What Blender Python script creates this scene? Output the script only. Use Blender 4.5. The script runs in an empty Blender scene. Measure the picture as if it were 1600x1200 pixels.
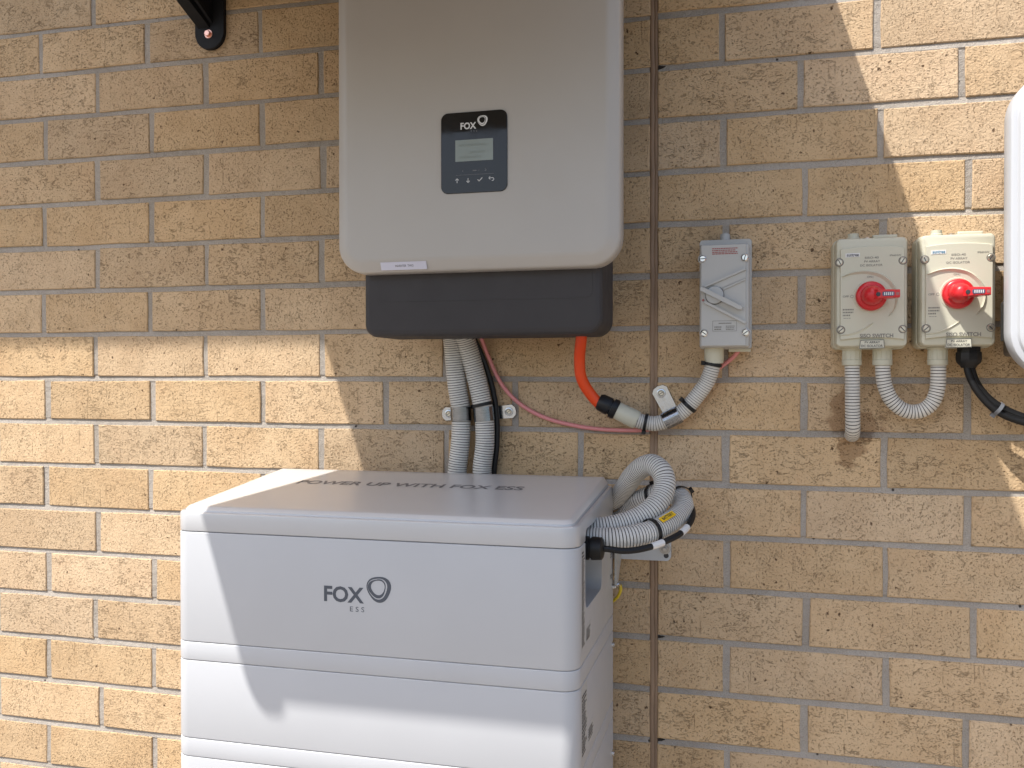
import bpy, bmesh, math, random
from mathutils import Vector, Matrix

R = math.radians
rnd = random.Random(7)
SC = bpy.context.scene
COL = SC.collection

# ------------------------------------------------------------------ camera, sky, sun, exposure
cam_d = bpy.data.cameras.new('camera')
cam = bpy.data.objects.new('camera', cam_d)
COL.objects.link(cam)
cam.location = (1.3654, -1.5532, 1.450)
cam.rotation_mode = 'XYZ'
cam.rotation_euler = (R(90 - 0.433), R(0.046), R(14.655))
cam_d.sensor_width = 36.0
cam_d.lens = 36.0 * 1450.0 / 1600.0
cam_d.clip_start = 0.02
cam_d.clip_end = 400.0
SC.camera = cam

SUN_TRAVEL = Vector((0.928, 1.0, -2.0)).normalized()
to_sun = -SUN_TRAVEL
sun_el = math.asin(to_sun.z)
sun_rot = math.atan2(to_sun.x, to_sun.y)

world = bpy.data.worlds.new('World')
SC.world = world
world.use_nodes = True
wn = world.node_tree
bg = wn.nodes['Background']
sky = wn.nodes.new('ShaderNodeTexSky')
sky.sky_type = 'NISHITA'
sky.sun_disc = False
sky.sun_elevation = sun_el
sky.sun_rotation = sun_rot
sky.dust_density = 2.6
sky.air_density = 1.0
sky.ozone_density = 1.0
wn.links.new(sky.outputs['Color'], bg.inputs['Color'])
bg.inputs['Strength'].default_value = 0.145

sun_d = bpy.data.lights.new('sun', 'SUN')
sun_d.energy = 4.0
sun_d.angle = R(0.53)
sun_d.color = (1.0, 0.965, 0.915)
sun = bpy.data.objects.new('sun', sun_d)
COL.objects.link(sun)
sun.location = (-3, -4, 8)
sun.rotation_euler = SUN_TRAVEL.to_track_quat('-Z', 'Y').to_euler()

SC.view_settings.view_transform = 'Standard'
SC.view_settings.look = 'None'
SC.view_settings.gamma = 1.0
SC.view_settings.use_curve_mapping = False
SC.view_settings.exposure = 0.66
SC.render.engine = 'CYCLES'
SC.cycles.caustics_reflective = False
SC.cycles.caustics_refractive = False
SC.cycles.sample_clamp_indirect = 6.0
SC.cycles.max_bounces = 8
SC.cycles.diffuse_bounces = 5

# ------------------------------------------------------------------ materials
class NT:
    def __init__(s, name):
        s.m = bpy.data.materials.new(name)
        s.m.use_nodes = True
        s.t = s.m.node_tree
        s.b = s.t.nodes['Principled BSDF']
    def n(s, typ, **kw):
        x = s.t.nodes.new(typ)
        for k, v in kw.items():
            if k.startswith('i_'):
                key = k[2:]
                x.inputs[int(key) if key.isdigit() else key.replace('_', ' ')].default_value = v
            else:
                setattr(x, k, v)
        return x
    def l(s, a, b):
        s.t.links.new(a, b)
    def math(s, op, a, b=None, clamp=False):
        x = s.n('ShaderNodeMath', operation=op, use_clamp=clamp)
        for i, v in enumerate((a, b)):
            if v is None: continue
            if isinstance(v, (int, float)): x.inputs[i].default_value = v
            else: s.l(v, x.inputs[i])
        return x.outputs[0]
    def ramp(s, v, lo, hi, a=0.0, b=1.0, smooth=True):
        x = s.n('ShaderNodeMapRange', interpolation_type='SMOOTHSTEP' if smooth else 'LINEAR')
        x.inputs['From Min'].default_value = lo; x.inputs['From Max'].default_value = hi
        x.inputs['To Min'].default_value = a; x.inputs['To Max'].default_value = b
        s.l(v, x.inputs['Value'])
        return x.outputs['Result']
    def mix(s, f, a, b):
        x = s.n('ShaderNodeMix', data_type='RGBA')
        if isinstance(f, (int, float)): x.inputs[0].default_value = f
        else: s.l(f, x.inputs[0])
        for i, v in ((6, a), (7, b)):
            if isinstance(v, tuple): x.inputs[i].default_value = v if len(v) == 4 else v + (1,)
            else: s.l(v, x.inputs[i])
        return x.outputs[2]
    def noise(s, vec, scale, detail=3.0, rough=0.55, dist=0.0):
        x = s.n('ShaderNodeTexNoise')
        x.inputs['Scale'].default_value = scale; x.inputs['Detail'].default_value = detail
        x.inputs['Roughness'].default_value = rough; x.inputs['Distortion'].default_value = dist
        if vec is not None: s.l(vec, x.inputs['Vector'])
        return x.outputs['Fac']
    def bump(s, h, strength, dist):
        x = s.n('ShaderNodeBump')
        x.inputs['Strength'].default_value = strength
        x.inputs['Distance'].default_value = dist
        s.l(h, x.inputs['Height'])
        s.l(x.outputs[0], s.b.inputs['Normal'])

def plain(name, col, rough=0.45, metal=0.0, grain=0.0, gscale=900.0, var=0.04, spec=0.5, rv=0.05):
    """painted / moulded surface: base colour with slight mottling and a fine surface grain"""
    k = NT(name)
    tc = k.n('ShaderNodeTexCoord')
    o = tc.outputs['Object']
    big = k.noise(o, 9.0, 4.0)
    f = k.ramp(big, 0.3, 0.7)
    c1 = tuple(min(1, c * (1 - var)) for c in col)
    c2 = tuple(min(1, c * (1 + var)) for c in col)
    k.l(k.mix(f, c1, c2), k.b.inputs['Base Color'])
    k.b.inputs['Metallic'].default_value = metal
    k.b.inputs['Specular IOR Level'].default_value = spec
    rr = k.ramp(k.noise(o, 35.0, 4.0), 0.3, 0.7, max(0.02, rough - rv), min(1, rough + rv))
    k.l(rr, k.b.inputs['Roughness'])
    if grain:
        k.bump(k.noise(o, gscale, 2.0), grain, 0.0004)
    return k.m

def stain_mask(k):
    """water stain under the short conduit beside the left isolator (position on the wall)"""
    geo = k.n('ShaderNodeNewGeometry')
    nz = k.n('ShaderNodeTexNoise'); nz.inputs['Scale'].default_value = 26.0; nz.inputs['Detail'].default_value = 6.0
    nz.inputs['Roughness'].default_value = 0.65
    k.l(geo.outputs['Position'], nz.inputs['Vector'])
    off = k.n('ShaderNodeVectorMath', operation='SUBTRACT'); off.inputs[1].default_value = (0.5, 0.5, 0.5)
    k.l(nz.outputs['Color'], off.inputs[0])
    sc = k.n('ShaderNodeVectorMath', operation='SCALE'); sc.inputs['Scale'].default_value = 0.085
    k.l(off.outputs[0], sc.inputs[0])
    ad = k.n('ShaderNodeVectorMath', operation='ADD')
    k.l(geo.outputs['Position'], ad.inputs[0]); k.l(sc.outputs[0], ad.inputs[1])
    def blob(cx, cz, rx, rz):
        s1 = k.n('ShaderNodeVectorMath', operation='SUBTRACT'); s1.inputs[1].default_value = (cx, 0, cz)
        k.l(ad.outputs[0], s1.inputs[0])
        m1 = k.n('ShaderNodeVectorMath', operation='MULTIPLY'); m1.inputs[1].default_value = (1 / rx, 0, 1 / rz)
        k.l(s1.outputs[0], m1.inputs[0])
        ln = k.n('ShaderNodeVectorMath', operation='LENGTH'); k.l(m1.outputs[0], ln.inputs[0])
        return k.ramp(ln.outputs['Value'], 0.70, 1.06, 1.0, 0.0)
    b1 = blob(1.518, 1.378, 0.046, 0.029)
    b2 = blob(1.512, 1.338, 0.024, 0.030)
    b3 = blob(1.503, 1.404, 0.018, 0.026)
    return k.math('MAXIMUM', k.math('MAXIMUM', b1, b2), b3)

def brick_material():
    k = NT('buff_clay_brick')
    tc = k.n('ShaderNodeTexCoord'); o = tc.outputs['Object']
    oi = k.n('ShaderNodeObjectInfo')
    cx = k.n('ShaderNodeCombineXYZ')
    k.l(k.math('MULTIPLY', oi.outputs['Random'], 37.0), cx.inputs[0])
    k.l(k.math('MULTIPLY', oi.outputs['Random'], 91.0), cx.inputs[1])
    k.l(k.math('MULTIPLY', oi.outputs['Random'], 53.0), cx.inputs[2])
    ad = k.n('ShaderNodeVectorMath', operation='ADD')
    k.l(o, ad.inputs[0]); k.l(cx.outputs[0], ad.inputs[1])
    p = ad.outputs[0]
    # ragged coordinates for torn pits
    warp = k.n('ShaderNodeTexNoise'); warp.inputs['Scale'].default_value = 120.0; warp.inputs['Detail'].default_value = 3.0
    k.l(p, warp.inputs['Vector'])
    wo = k.n('ShaderNodeVectorMath', operation='SUBTRACT'); wo.inputs[1].default_value = (0.5, 0.5, 0.5)
    k.l(warp.outputs['Color'], wo.inputs[0])
    ws = k.n('ShaderNodeVectorMath', operation='SCALE'); ws.inputs['Scale'].default_value = 0.010
    k.l(wo.outputs[0], ws.inputs[0])
    wp = k.n('ShaderNodeVectorMath', operation='ADD'); k.l(p, wp.inputs[0]); k.l(ws.outputs[0], wp.inputs[1])
    w2 = k.n('ShaderNodeTexNoise'); w2.inputs['Scale'].default_value = 420.0; w2.inputs['Detail'].default_value = 2.0
    k.l(p, w2.inputs['Vector'])
    w2o = k.n('ShaderNodeVectorMath', operation='SUBTRACT'); w2o.inputs[1].default_value = (0.5, 0.5, 0.5)
    k.l(w2.outputs['Color'], w2o.inputs[0])
    w2s = k.n('ShaderNodeVectorMath', operation='SCALE'); w2s.inputs['Scale'].default_value = 0.0042
    k.l(w2o.outputs[0], w2s.inputs[0])
    wq = k.n('ShaderNodeVectorMath', operation='ADD'); k.l(wp.outputs[0], wq.inputs[0]); k.l(w2s.outputs[0], wq.inputs[1])
    # some faces were torn sideways, some dragged downwards: stretch the pits to suit
    def stretched(v, sx, sz):
        m = k.n('ShaderNodeVectorMath', operation='MULTIPLY'); m.inputs[1].default_value = (sx, 1, sz)
        k.l(v, m.inputs[0]); return m.outputs[0]
    sel = k.ramp(k.math('FRACT', k.math('MULTIPLY', oi.outputs['Random'], 23.7)), 0.35, 0.65)
    cm = k.n('ShaderNodeMix', data_type='VECTOR')
    k.l(sel, cm.inputs[0]); k.l(stretched(wq.outputs[0], 0.55, 1.15), cm.inputs[4]); k.l(stretched(wq.outputs[0], 1.15, 0.66), cm.inputs[5])
    q = cm.outputs[1]
    rough_patch = k.ramp(k.noise(p, 16.0, 3.0), 0.32, 0.68, 0.78, 1.06)
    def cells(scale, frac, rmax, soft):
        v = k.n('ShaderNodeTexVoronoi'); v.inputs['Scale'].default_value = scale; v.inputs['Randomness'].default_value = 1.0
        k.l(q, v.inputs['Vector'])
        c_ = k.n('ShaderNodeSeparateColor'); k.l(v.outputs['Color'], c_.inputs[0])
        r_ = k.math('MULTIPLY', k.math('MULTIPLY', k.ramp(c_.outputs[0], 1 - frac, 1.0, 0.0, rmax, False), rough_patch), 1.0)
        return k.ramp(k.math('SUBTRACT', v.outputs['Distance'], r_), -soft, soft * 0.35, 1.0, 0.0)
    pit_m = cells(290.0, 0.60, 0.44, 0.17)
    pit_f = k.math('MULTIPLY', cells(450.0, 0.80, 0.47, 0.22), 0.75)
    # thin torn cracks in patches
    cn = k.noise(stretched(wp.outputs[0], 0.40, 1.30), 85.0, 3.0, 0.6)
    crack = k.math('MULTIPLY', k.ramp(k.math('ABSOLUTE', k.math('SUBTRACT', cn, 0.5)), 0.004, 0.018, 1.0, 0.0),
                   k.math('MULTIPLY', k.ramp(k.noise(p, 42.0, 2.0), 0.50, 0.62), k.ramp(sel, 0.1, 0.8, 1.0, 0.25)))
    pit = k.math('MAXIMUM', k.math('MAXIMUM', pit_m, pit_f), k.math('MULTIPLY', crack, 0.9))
    # sparse larger burnt specks / holes
    vo = k.n('ShaderNodeTexVoronoi'); vo.inputs['Scale'].default_value = 60.0; vo.inputs['Randomness'].default_value = 1.0
    k.l(wq.outputs[0], vo.inputs['Vector'])
    sp = k.n('ShaderNodeSeparateColor'); k.l(vo.outputs['Color'], sp.inputs[0])
    rad = k.ramp(sp.outputs[0], 0.55, 1.0, 0.0, 0.0024 * 60)
    speck = k.math('MULTIPLY', k.ramp(k.math('SUBTRACT', vo.outputs['Distance'], rad), -0.06, 0.015, 1.0, 0.0),
                   k.ramp(sp.outputs[0], 0.55, 0.62))
    # faint drag lines
    dl = k.n('ShaderNodeVectorMath', operation='MULTIPLY'); dl.inputs[1].default_value = (1, 1, 0.03)
    k.l(p, dl.inputs[0])
    drag = k.noise(dl.outputs[0], 300.0, 2.0, 0.5)
    dragm = k.math('MULTIPLY', k.ramp(drag, 0.66, 0.74), k.ramp(k.noise(p, 30.0, 2.0), 0.45, 0.62))
    fine = k.noise(p, 900.0, 2.0, 0.6)
    # colour
    base = k.mix(k.ramp(k.noise(p, 11.0, 4.0, 0.6), 0.34, 0.68), (0.570, 0.390, 0.218), (0.645, 0.458, 0.268))
    grey = k.mix(k.math('MULTIPLY', k.ramp(k.noise(p, 8.0, 3.0), 0.5, 0.72), 0.35), base, (0.545, 0.400, 0.240))
    warm = k.mix(k.math('MULTIPLY', k.ramp(k.noise(p, 19.0, 3.0), 0.55, 0.72), 0.28), grey, (0.620, 0.400, 0.225))
    hs = k.n('ShaderNodeHueSaturation')
    k.l(k.math('ADD', k.math('MULTIPLY', oi.outputs['Random'], 0.20), 0.90), hs.inputs['Value'])
    k.l(k.math('ADD', k.math('MULTIPLY', k.math('FRACT', k.math('MULTIPLY', oi.outputs['Random'], 17.3)), 0.16), 0.86), hs.inputs['Saturation'])
    k.l(warm, hs.inputs['Color'])
    c = k.mix(k.math('MULTIPLY', k.ramp(fine, 0.35, 0.65), 0.16), hs.outputs[0], (0.60, 0.44, 0.27))
    c = k.mix(k.math('MULTIPLY', pit, 0.50), c, (0.235, 0.142, 0.070))  # pit colour darkened to stand in for shade inside the hollows
    c = k.mix(k.math('MULTIPLY', dragm, 0.4), c, (0.16, 0.09, 0.045))
    c = k.mix(k.math('MULTIPLY', speck, 0.85), c, (0.085, 0.042, 0.020))
    pale_fleck = k.ramp(k.noise(p, 260.0, 1.0), 0.74, 0.78)  # sparse random flecks mixed paler
    c = k.mix(k.math('MULTIPLY', pale_fleck, 0.5), c, (0.66, 0.52, 0.36))
    c = k.mix(k.math('MULTIPLY', stain_mask(k), 0.56), c, (0.200, 0.098, 0.040))
    k.l(c, k.b.inputs['Base Color'])
    k.b.inputs['Roughness'].default_value = 0.92
    k.b.inputs['Specular IOR Level'].default_value = 0.2
    h = k.math('SUBTRACT', 1.0, k.math('MULTIPLY', pit, 0.8))
    h = k.math('SUBTRACT', h, k.math('MULTIPLY', speck, 0.7))
    h = k.math('SUBTRACT', h, k.math('MULTIPLY', dragm, 0.3))
    h = k.math('ADD', h, k.math('MULTIPLY', k.noise(stretched(p, 0.8, 1.1), 300.0, 3.0, 0.65), 0.75))
    h = k.math('ADD', h, k.math('MULTIPLY', fine, 0.16))
    k.bump(h, 1.0, 0.0025)
    return k.m

def mortar_material():
    k = NT('grey_mortar')
    tc = k.n('ShaderNodeTexCoord'); o = tc.outputs['Object']
    c = k.mix(k.ramp(k.noise(o, 7.0, 4.0), 0.35, 0.66), (0.375, 0.335, 0.288), (0.455, 0.410, 0.358))
    c = k.mix(k.math('MULTIPLY', k.ramp(k.noise(o, 650.0, 2.0), 0.54, 0.70), 0.50), c, (0.24, 0.205, 0.17))
    c = k.mix(k.math('MULTIPLY', k.ramp(k.noise(o, 800.0, 1.0), 0.60, 0.72), 0.4), c, (0.56, 0.53, 0.48))
    vo = k.n('ShaderNodeTexVoronoi'); vo.inputs['Scale'].default_value = 34.0
    k.l(o, vo.inputs['Vector'])
    sp = k.n('ShaderNodeSeparateColor'); k.l(vo.outputs['Color'], sp.inputs[0])
    hole = k.math('MULTIPLY', k.ramp(vo.outputs['Distance'], 0.045, 0.085, 1.0, 0.0), k.ramp(sp.outputs[0], 0.72, 0.74))
    c = k.mix(k.math('MULTIPLY', hole, 0.85), c, (0.03, 0.024, 0.018))
    c = k.mix(k.math('MULTIPLY', stain_mask(k), 0.6), c, (0.12, 0.075, 0.045))
    k.l(c, k.b.inputs['Base Color'])
    k.b.inputs['Roughness'].default_value = 0.95
    k.b.inputs['Specular IOR Level'].default_value = 0.2
    h = k.math('ADD', k.math('MULTIPLY', k.noise(o, 520.0, 3.0, 0.65), 0.7), k.math('MULTIPLY', k.noise(o, 90.0, 3.0), 1.0))
    h = k.math('SUBTRACT', h, hole)
    k.bump(h, 0.9, 0.0032)
    return k.m

def concrete_material():
    k = NT('concrete_paving')
    tc = k.n('ShaderNodeTexCoord'); o = tc.outputs['Object']
    c = k.mix(k.ramp(k.noise(o, 1.3, 6.0), 0.3, 0.7), (0.20, 0.172, 0.138), (0.265, 0.23, 0.188))
    c = k.mix(k.math('MULTIPLY', k.ramp(k.noise(o, 120.0, 3.0), 0.5, 0.75), 0.3), c, (0.26, 0.25, 0.235))
    k.l(c, k.b.inputs['Base Color'])
    k.b.inputs['Roughness'].default_value = 0.9
    k.bump(k.noise(o, 160.0, 4.0), 0.5, 0.002)
    return k.m

def conduit_material(name, col):
    k = NT(name)
    tc = k.n('ShaderNodeTexCoord'); o = tc.outputs['Object']
    c = k.mix(k.ramp(k.noise(o, 18.0, 4.0), 0.35, 0.7), tuple(x * 0.92 for x in col), tuple(min(1, x * 1.05) for x in col))
    c = k.mix(k.math('MULTIPLY', k.ramp(k.noise(o, 160.0, 3.0), 0.60, 0.75), 0.16), c, (0.25, 0.23, 0.20))
    k.l(c, k.b.inputs['Base Color'])
    k.b.inputs['Roughness'].default_value = 0.42
    k.b.inputs['Subsurface Weight'].default_value = 0.0
    return k.m

def galv(name, col=(0.66, 0.67, 0.70), rough=0.28):
    k = NT(name)
    tc = k.n('ShaderNodeTexCoord'); o = tc.outputs['Object']
    vo = k.n('ShaderNodeTexVoronoi'); vo.inputs['Scale'].default_value = 160.0
    k.l(o, vo.inputs['Vector'])
    sp = k.n('ShaderNodeSeparateColor'); k.l(vo.outputs['Color'], sp.inputs[0])
    k.l(k.mix(sp.outputs[0], tuple(x * 0.95 for x in col), col), k.b.inputs['Base Color'])
    k.b.inputs['Metallic'].default_value = 1.0
    k.l(k.ramp(sp.outputs[1], 0, 1, rough - 0.03, rough + 0.04, False), k.b.inputs['Roughness'])
    return k.m

M = {}
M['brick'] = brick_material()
M['mortar'] = mortar_material()
M['concrete'] = concrete_material()
M['sealant'] = plain('brown_sealant', (0.27, 0.178, 0.112), 0.6, grain=0.4, gscale=160, var=0.15)
M['dark_gap'] = plain('dark_joint_gap', (0.02, 0.015, 0.012), 0.9)
M['white_paint'] = plain('white_powder_coat', (0.488, 0.497, 0.514), 0.42, grain=0.06, gscale=1500, var=0.012, rv=0.02)
M['side_paint'] = plain('pale_grey_side_panel', (0.46, 0.455, 0.43), 0.5, grain=0.1, gscale=1500, var=0.02)
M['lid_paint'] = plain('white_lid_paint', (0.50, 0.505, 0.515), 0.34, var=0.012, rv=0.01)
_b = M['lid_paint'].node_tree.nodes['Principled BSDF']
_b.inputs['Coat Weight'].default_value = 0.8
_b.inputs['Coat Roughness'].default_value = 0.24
M['recess'] = plain('grey_blue_inner_panel', (0.28, 0.31, 0.35), 0.5, var=0.03)
M['cover'] = plain('satin_silver_cover', (0.470, 0.446, 0.415), 0.36, grain=0.10, gscale=1800, var=0.012)
M['cover_white'] = plain('gloss_white_cover', (0.50, 0.515, 0.54), 0.36, var=0.01, rv=0.01)
M['charcoal'] = plain('charcoal_powder_coat', (0.050, 0.046, 0.047), 0.6, grain=0.2, gscale=1400, var=0.05, spec=0.3)
M['black'] = plain('black_plastic', (0.010, 0.010, 0.011), 0.42, var=0.15, spec=0.35)
M['black_matt'] = plain('black_powder_coat', (0.008, 0.0085, 0.0105), 0.6, grain=0.2, gscale=1200, var=0.1, spec=0.25)
M['cable_black'] = plain('black_cable_sheath', (0.012, 0.012, 0.013), 0.45, var=0.1, spec=0.3)
M['orange'] = plain('orange_cable_sheath', (0.80, 0.065, 0.004), 0.42, var=0.05)
M['pink'] = plain('pink_cable_sheath', (0.70, 0.26, 0.25), 0.45, var=0.05)
M['yellow'] = plain('yellow_wire', (0.66, 0.50, 0.03), 0.4)
M['conduit'] = conduit_material('grey_corrugated_conduit', (0.66, 0.635, 0.585))
M['conduit_pale'] = conduit_material('pale_corrugated_conduit', (0.64, 0.615, 0.565))
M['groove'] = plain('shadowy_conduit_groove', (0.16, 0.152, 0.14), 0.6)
M['cream'] = plain('cream_polycarbonate', (0.565, 0.545, 0.432), 0.40, grain=0.08, var=0.02)
M['ac_grey'] = plain('grey_switch_plastic', (0.465, 0.458, 0.435), 0.42, grain=0.08, var=0.035)
M['ac_knob'] = plain('pale_switch_knob', (0.44, 0.445, 0.44), 0.32)
M['awning_sheet'] = plain('warm_grey_roof_sheet', (0.27, 0.235, 0.20), 0.6, var=0.05)
M['steel'] = galv('weathered_bolt', (0.42, 0.41, 0.40), 0.36)
M['body_grey'] = plain('grey_rear_casing', (0.17, 0.155, 0.14), 0.5)
M['side_label'] = plain('silvery_side_label', (0.50, 0.505, 0.50), 0.45)
M['lid_top'] = plain('brightened_lid_panel', (0.69, 0.665, 0.635), 0.34, var=0.01, rv=0.01)  # lid top plate: warmer than the rim, extra light put into its colour
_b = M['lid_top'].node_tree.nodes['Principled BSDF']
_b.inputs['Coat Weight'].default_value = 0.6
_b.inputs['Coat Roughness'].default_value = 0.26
M['red'] = plain('red_switch_plastic', (0.58, 0.016, 0.022), 0.32, var=0.05)
M['tab_grey'] = plain('grey_bracket_paint', (0.52, 0.54, 0.56), 0.45)
M['galv'] = galv('galvanised_saddle', (0.52, 0.54, 0.575), 0.20)
M['chrome'] = galv('plated_screw', (0.72, 0.71, 0.69), 0.22)
M['copper'] = galv('copper_bolt', (0.86, 0.50, 0.40), 0.35)
M['brass'] = galv('dull_brass_screw', (0.62, 0.56, 0.45), 0.38)
M['screen_glass'] = plain('black_glossy_panel', (0.016, 0.0155, 0.015), 0.05, var=0.0, spec=0.42)
M['lcd'] = plain('grey_green_lcd', (0.265, 0.305, 0.28), 0.2, var=0.06)
M['lcd_mark'] = plain('faint_lcd_segment', (0.225, 0.262, 0.238), 0.3)
M['ink_dark'] = plain('dark_grey_ink', (0.075, 0.085, 0.105), 0.5)
M['ink_lid'] = plain('grey_lid_ink', (0.19, 0.18, 0.18), 0.5)
M['ink_grey'] = plain('grey_print', (0.20, 0.19, 0.165), 0.5)
M['ink_black'] = plain('black_print', (0.035, 0.035, 0.04), 0.5)
M['ink_white'] = plain('white_print', (0.72, 0.72, 0.72), 0.4)
M['ink_dim'] = plain('dim_print', (0.16, 0.16, 0.17), 0.4)
M['ink_red'] = plain('dull_red_print', (0.35, 0.12, 0.11), 0.5)
M['paper'] = plain('white_label_paper', (0.72, 0.71, 0.69), 0.5)
M['paper_cool'] = plain('bluish_label_tape', (0.62, 0.62, 0.72), 0.45)
M['paper_cream'] = plain('cream_label_tape', (0.60, 0.58, 0.47), 0.45)
M['yellow_tag'] = plain('yellow_marker', (0.90, 0.56, 0.01), 0.45)
M['blue_ink'] = plain('blue_print', (0.06, 0.22, 0.34), 0.5)
M['tie_grey'] = plain('grey_cable_tie', (0.16, 0.17, 0.19), 0.35)
M['slot_blue'] = plain('dark_slot_insert', (0.085, 0.09, 0.15), 0.3)
M['white_soffit'] = plain('white_soffit', (0.7, 0.7, 0.68), 0.7)

# ------------------------------------------------------------------ mesh helpers (all lengths in mm: x along wall, d out from wall, z up)
S = 0.001
def P3(x, d, z): return Vector((x * S, -d * S, z * S))
def P2(v): return (v.x / S, -v.y / S, v.z / S)

ROOTLOC = {}
def root_of(o):
    while o.parent: o = o.parent
    return o

def tag(o, label, cat, group=None):
    o['label'] = label; o['category'] = cat
    if group: o['group'] = group
    return o

def thing(name, label, cat, x, d, z, group=None):
    o = bpy.data.objects.new(name, None)
    o.empty_display_size = 0.05
    COL.objects.link(o)
    o.location = P3(x, d, z)
    ROOTLOC[o.name] = o.location.copy()
    return tag(o, label, cat, group)

def finish(me, mat, angle=35):
    if isinstance(mat, (list, tuple)):
        for m in mat: me.materials.append(M[m])
    else: me.materials.append(M[mat])
    if angle is not None:
        for p in me.polygons: p.use_smooth = True
        me.set_sharp_from_angle(angle=R(angle))

def obj(name, bm, mat, parent=None, angle=35, recalc=True, label=None):
    if recalc: bmesh.ops.recalc_face_normals(bm, faces=bm.faces)
    if parent is not None:
        base = ROOTLOC[root_of(parent).name]
    else:
        xs = [v.co for v in bm.verts]
        base = Vector(((min(v.x for v in xs) + max(v.x for v in xs)) / 2, (min(v.y for v in xs) + max(v.y for v in xs)) / 2, min(v.z for v in xs)))
    for v in bm.verts: v.co -= base
    me = bpy.data.meshes.new(name)
    bm.to_mesh(me); bm.free()
    finish(me, mat, angle)
    o = bpy.data.objects.new(name, me)
    COL.objects.link(o)
    if parent is None:
        o.location = base; ROOTLOC[o.name] = base.copy()
    else: o.parent = parent
    if label: o['label'] = label
    return o

def loft(bm, loops, cap0=True, cap1=True, closed=True):
    rows = [[bm.verts.new(c) for c in lp] for lp in loops]
    n = len(rows[0])
    for a, b in zip(rows, rows[1:]):
        for i in range(n if closed else n - 1):
            j = (i + 1) % n
            bm.faces.new((a[i], a[j], b[j], b[i]))
    if cap0: bm.faces.new(rows[0])
    if cap1: bm.faces.new(rows[-1])
    return rows

def rr(x0, x1, z0, z1, r, n=6):
    """rounded rectangle outline; r a number or (bl, br, tr, tl)"""
    if isinstance(r, (int, float)): r = (r,) * 4
    out = []
    for (cx, cz, a0, q) in ((x0 + r[0], z0 + r[0], 180, r[0]), (x1 - r[1], z0 + r[1], 270, r[1]),
                            (x1 - r[2], z1 - r[2], 0, r[2]), (x0 + r[3], z1 - r[3], 90, r[3])):
        for i in range(n + 1):
            a = R(a0 + 90 * i / n)
            out.append((cx + q * math.cos(a), cz + q * math.sin(a)))
    return out

def slab(bm, x0, x1, z0, z1, r, prof, n=6):
    """loft a rounded rectangle outwards from the wall; prof = [(d, inset), ...]"""
    loops = []
    for d, i in prof:
        q = r if isinstance(r, (int, float)) else max(r)
        rad = max(0.2, r - i) if isinstance(r, (int, float)) else tuple(max(0.2, t - i) for t in r)
        loops.append([P3(x, d, z) for x, z in rr(x0 + i, x1 - i, z0 + i, z1 - i, rad, n)])
    loft(bm, loops)
    return bm

def stack_loft(bm, x0, x1, d0, d1, r, prof, n=6, slope=0.0):
    """loft a rounded plan upwards; prof=[(z, inset)]; r=(back-left, back-right, front-right, front-left)"""
    loops = []
    for z, i in prof:
        rad = tuple(max(0.3, t - i) for t in r)
        loops.append([P3(x, d, z + slope * (d1 - d)) for x, d in rr(x0 + i, x1 - i, d0 + i, d1 - i, rad, n)])
    loft(bm, loops)
    return bm

def prism(bm, pts, d0, d1, bev=0.0):
    """polygon in the wall plane pushed from d0 out to d1"""
    c = (sum(p[0] for p in pts) / len(pts), sum(p[1] for p in pts) / len(pts))
    loops = [[P3(x, d0, z) for x, z in pts]]
    if bev:
        loops.append([P3(x, d1 - bev, z) for x, z in pts])
        ins = []
        for x, z in pts:
            v = Vector((x - c[0], z - c[1])); L = max(v.length, 1e-6)
            k = max(0.0, 1 - bev / L)
            ins.append(P3(c[0] + v.x * k, d1, c[1] + v.y * k))
        loops.append(ins)
    else: loops.append([P3(x, d1, z) for x, z in pts])
    loft(bm, loops)
    return bm

def bar(bm, a, b, w, d0, d1, bev=0.6):
    """flat straight bar between two wall-plane points"""
    v = Vector((b[0] - a[0], b[1] - a[1])).normalized(); n = Vector((-v.y, v.x)) * w / 2
    pts = [(a[0] + n.x, a[1] + n.y), (a[0] - n.x, a[1] - n.y), (b[0] - n.x, b[1] - n.y), (b[0] + n.x, b[1] + n.y)]
    prism(bm, pts, d0, d1, bev)

def box(bm, x0, x1, d0, d1, z0, z1, bev=0.0):
    if bev: slab(bm, x0, x1, z0, z1, 0.3, [(d0, bev), (d0 + bev, 0), (d1 - bev, 0), (d1, bev)], 1)
    else: loft(bm, [[P3(x0, d, z0), P3(x1, d, z0), P3(x1, d, z1), P3(x0, d, z1)] for d in (d0, d1)])

def disc(bm, x, z, r, d0, d1, bev=0.5, n=24, ax='d'):
    prof = [(d0, 0), (d1 - bev, 0), (d1, bev)]
    loops = []
    for d, i in prof:
        loops.append([P3(x + (r - i) * math.cos(2 * math.pi * k / n), d, z + (r - i) * math.sin(2 * math.pi * k / n)) for k in range(n)])
    loft(bm, loops)

def lathe(bm, a, b, prof, n=24, cap=True):
    """surface of revolution about the axis a->b (points in mm); prof=[(t mm along, r)]"""
    a = P3(*a); b = P3(*b); ax = (b - a).normalized()
    u = ax.orthogonal().normalized(); w = ax.cross(u)
    loops = []
    for t, r in prof:
        loops.append([a + ax * t * S + (u * math.cos(2 * math.pi * k / n) + w * math.sin(2 * math.pi * k / n)) * r * S for k in range(n)])
    loft(bm, loops, cap, cap)

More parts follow.
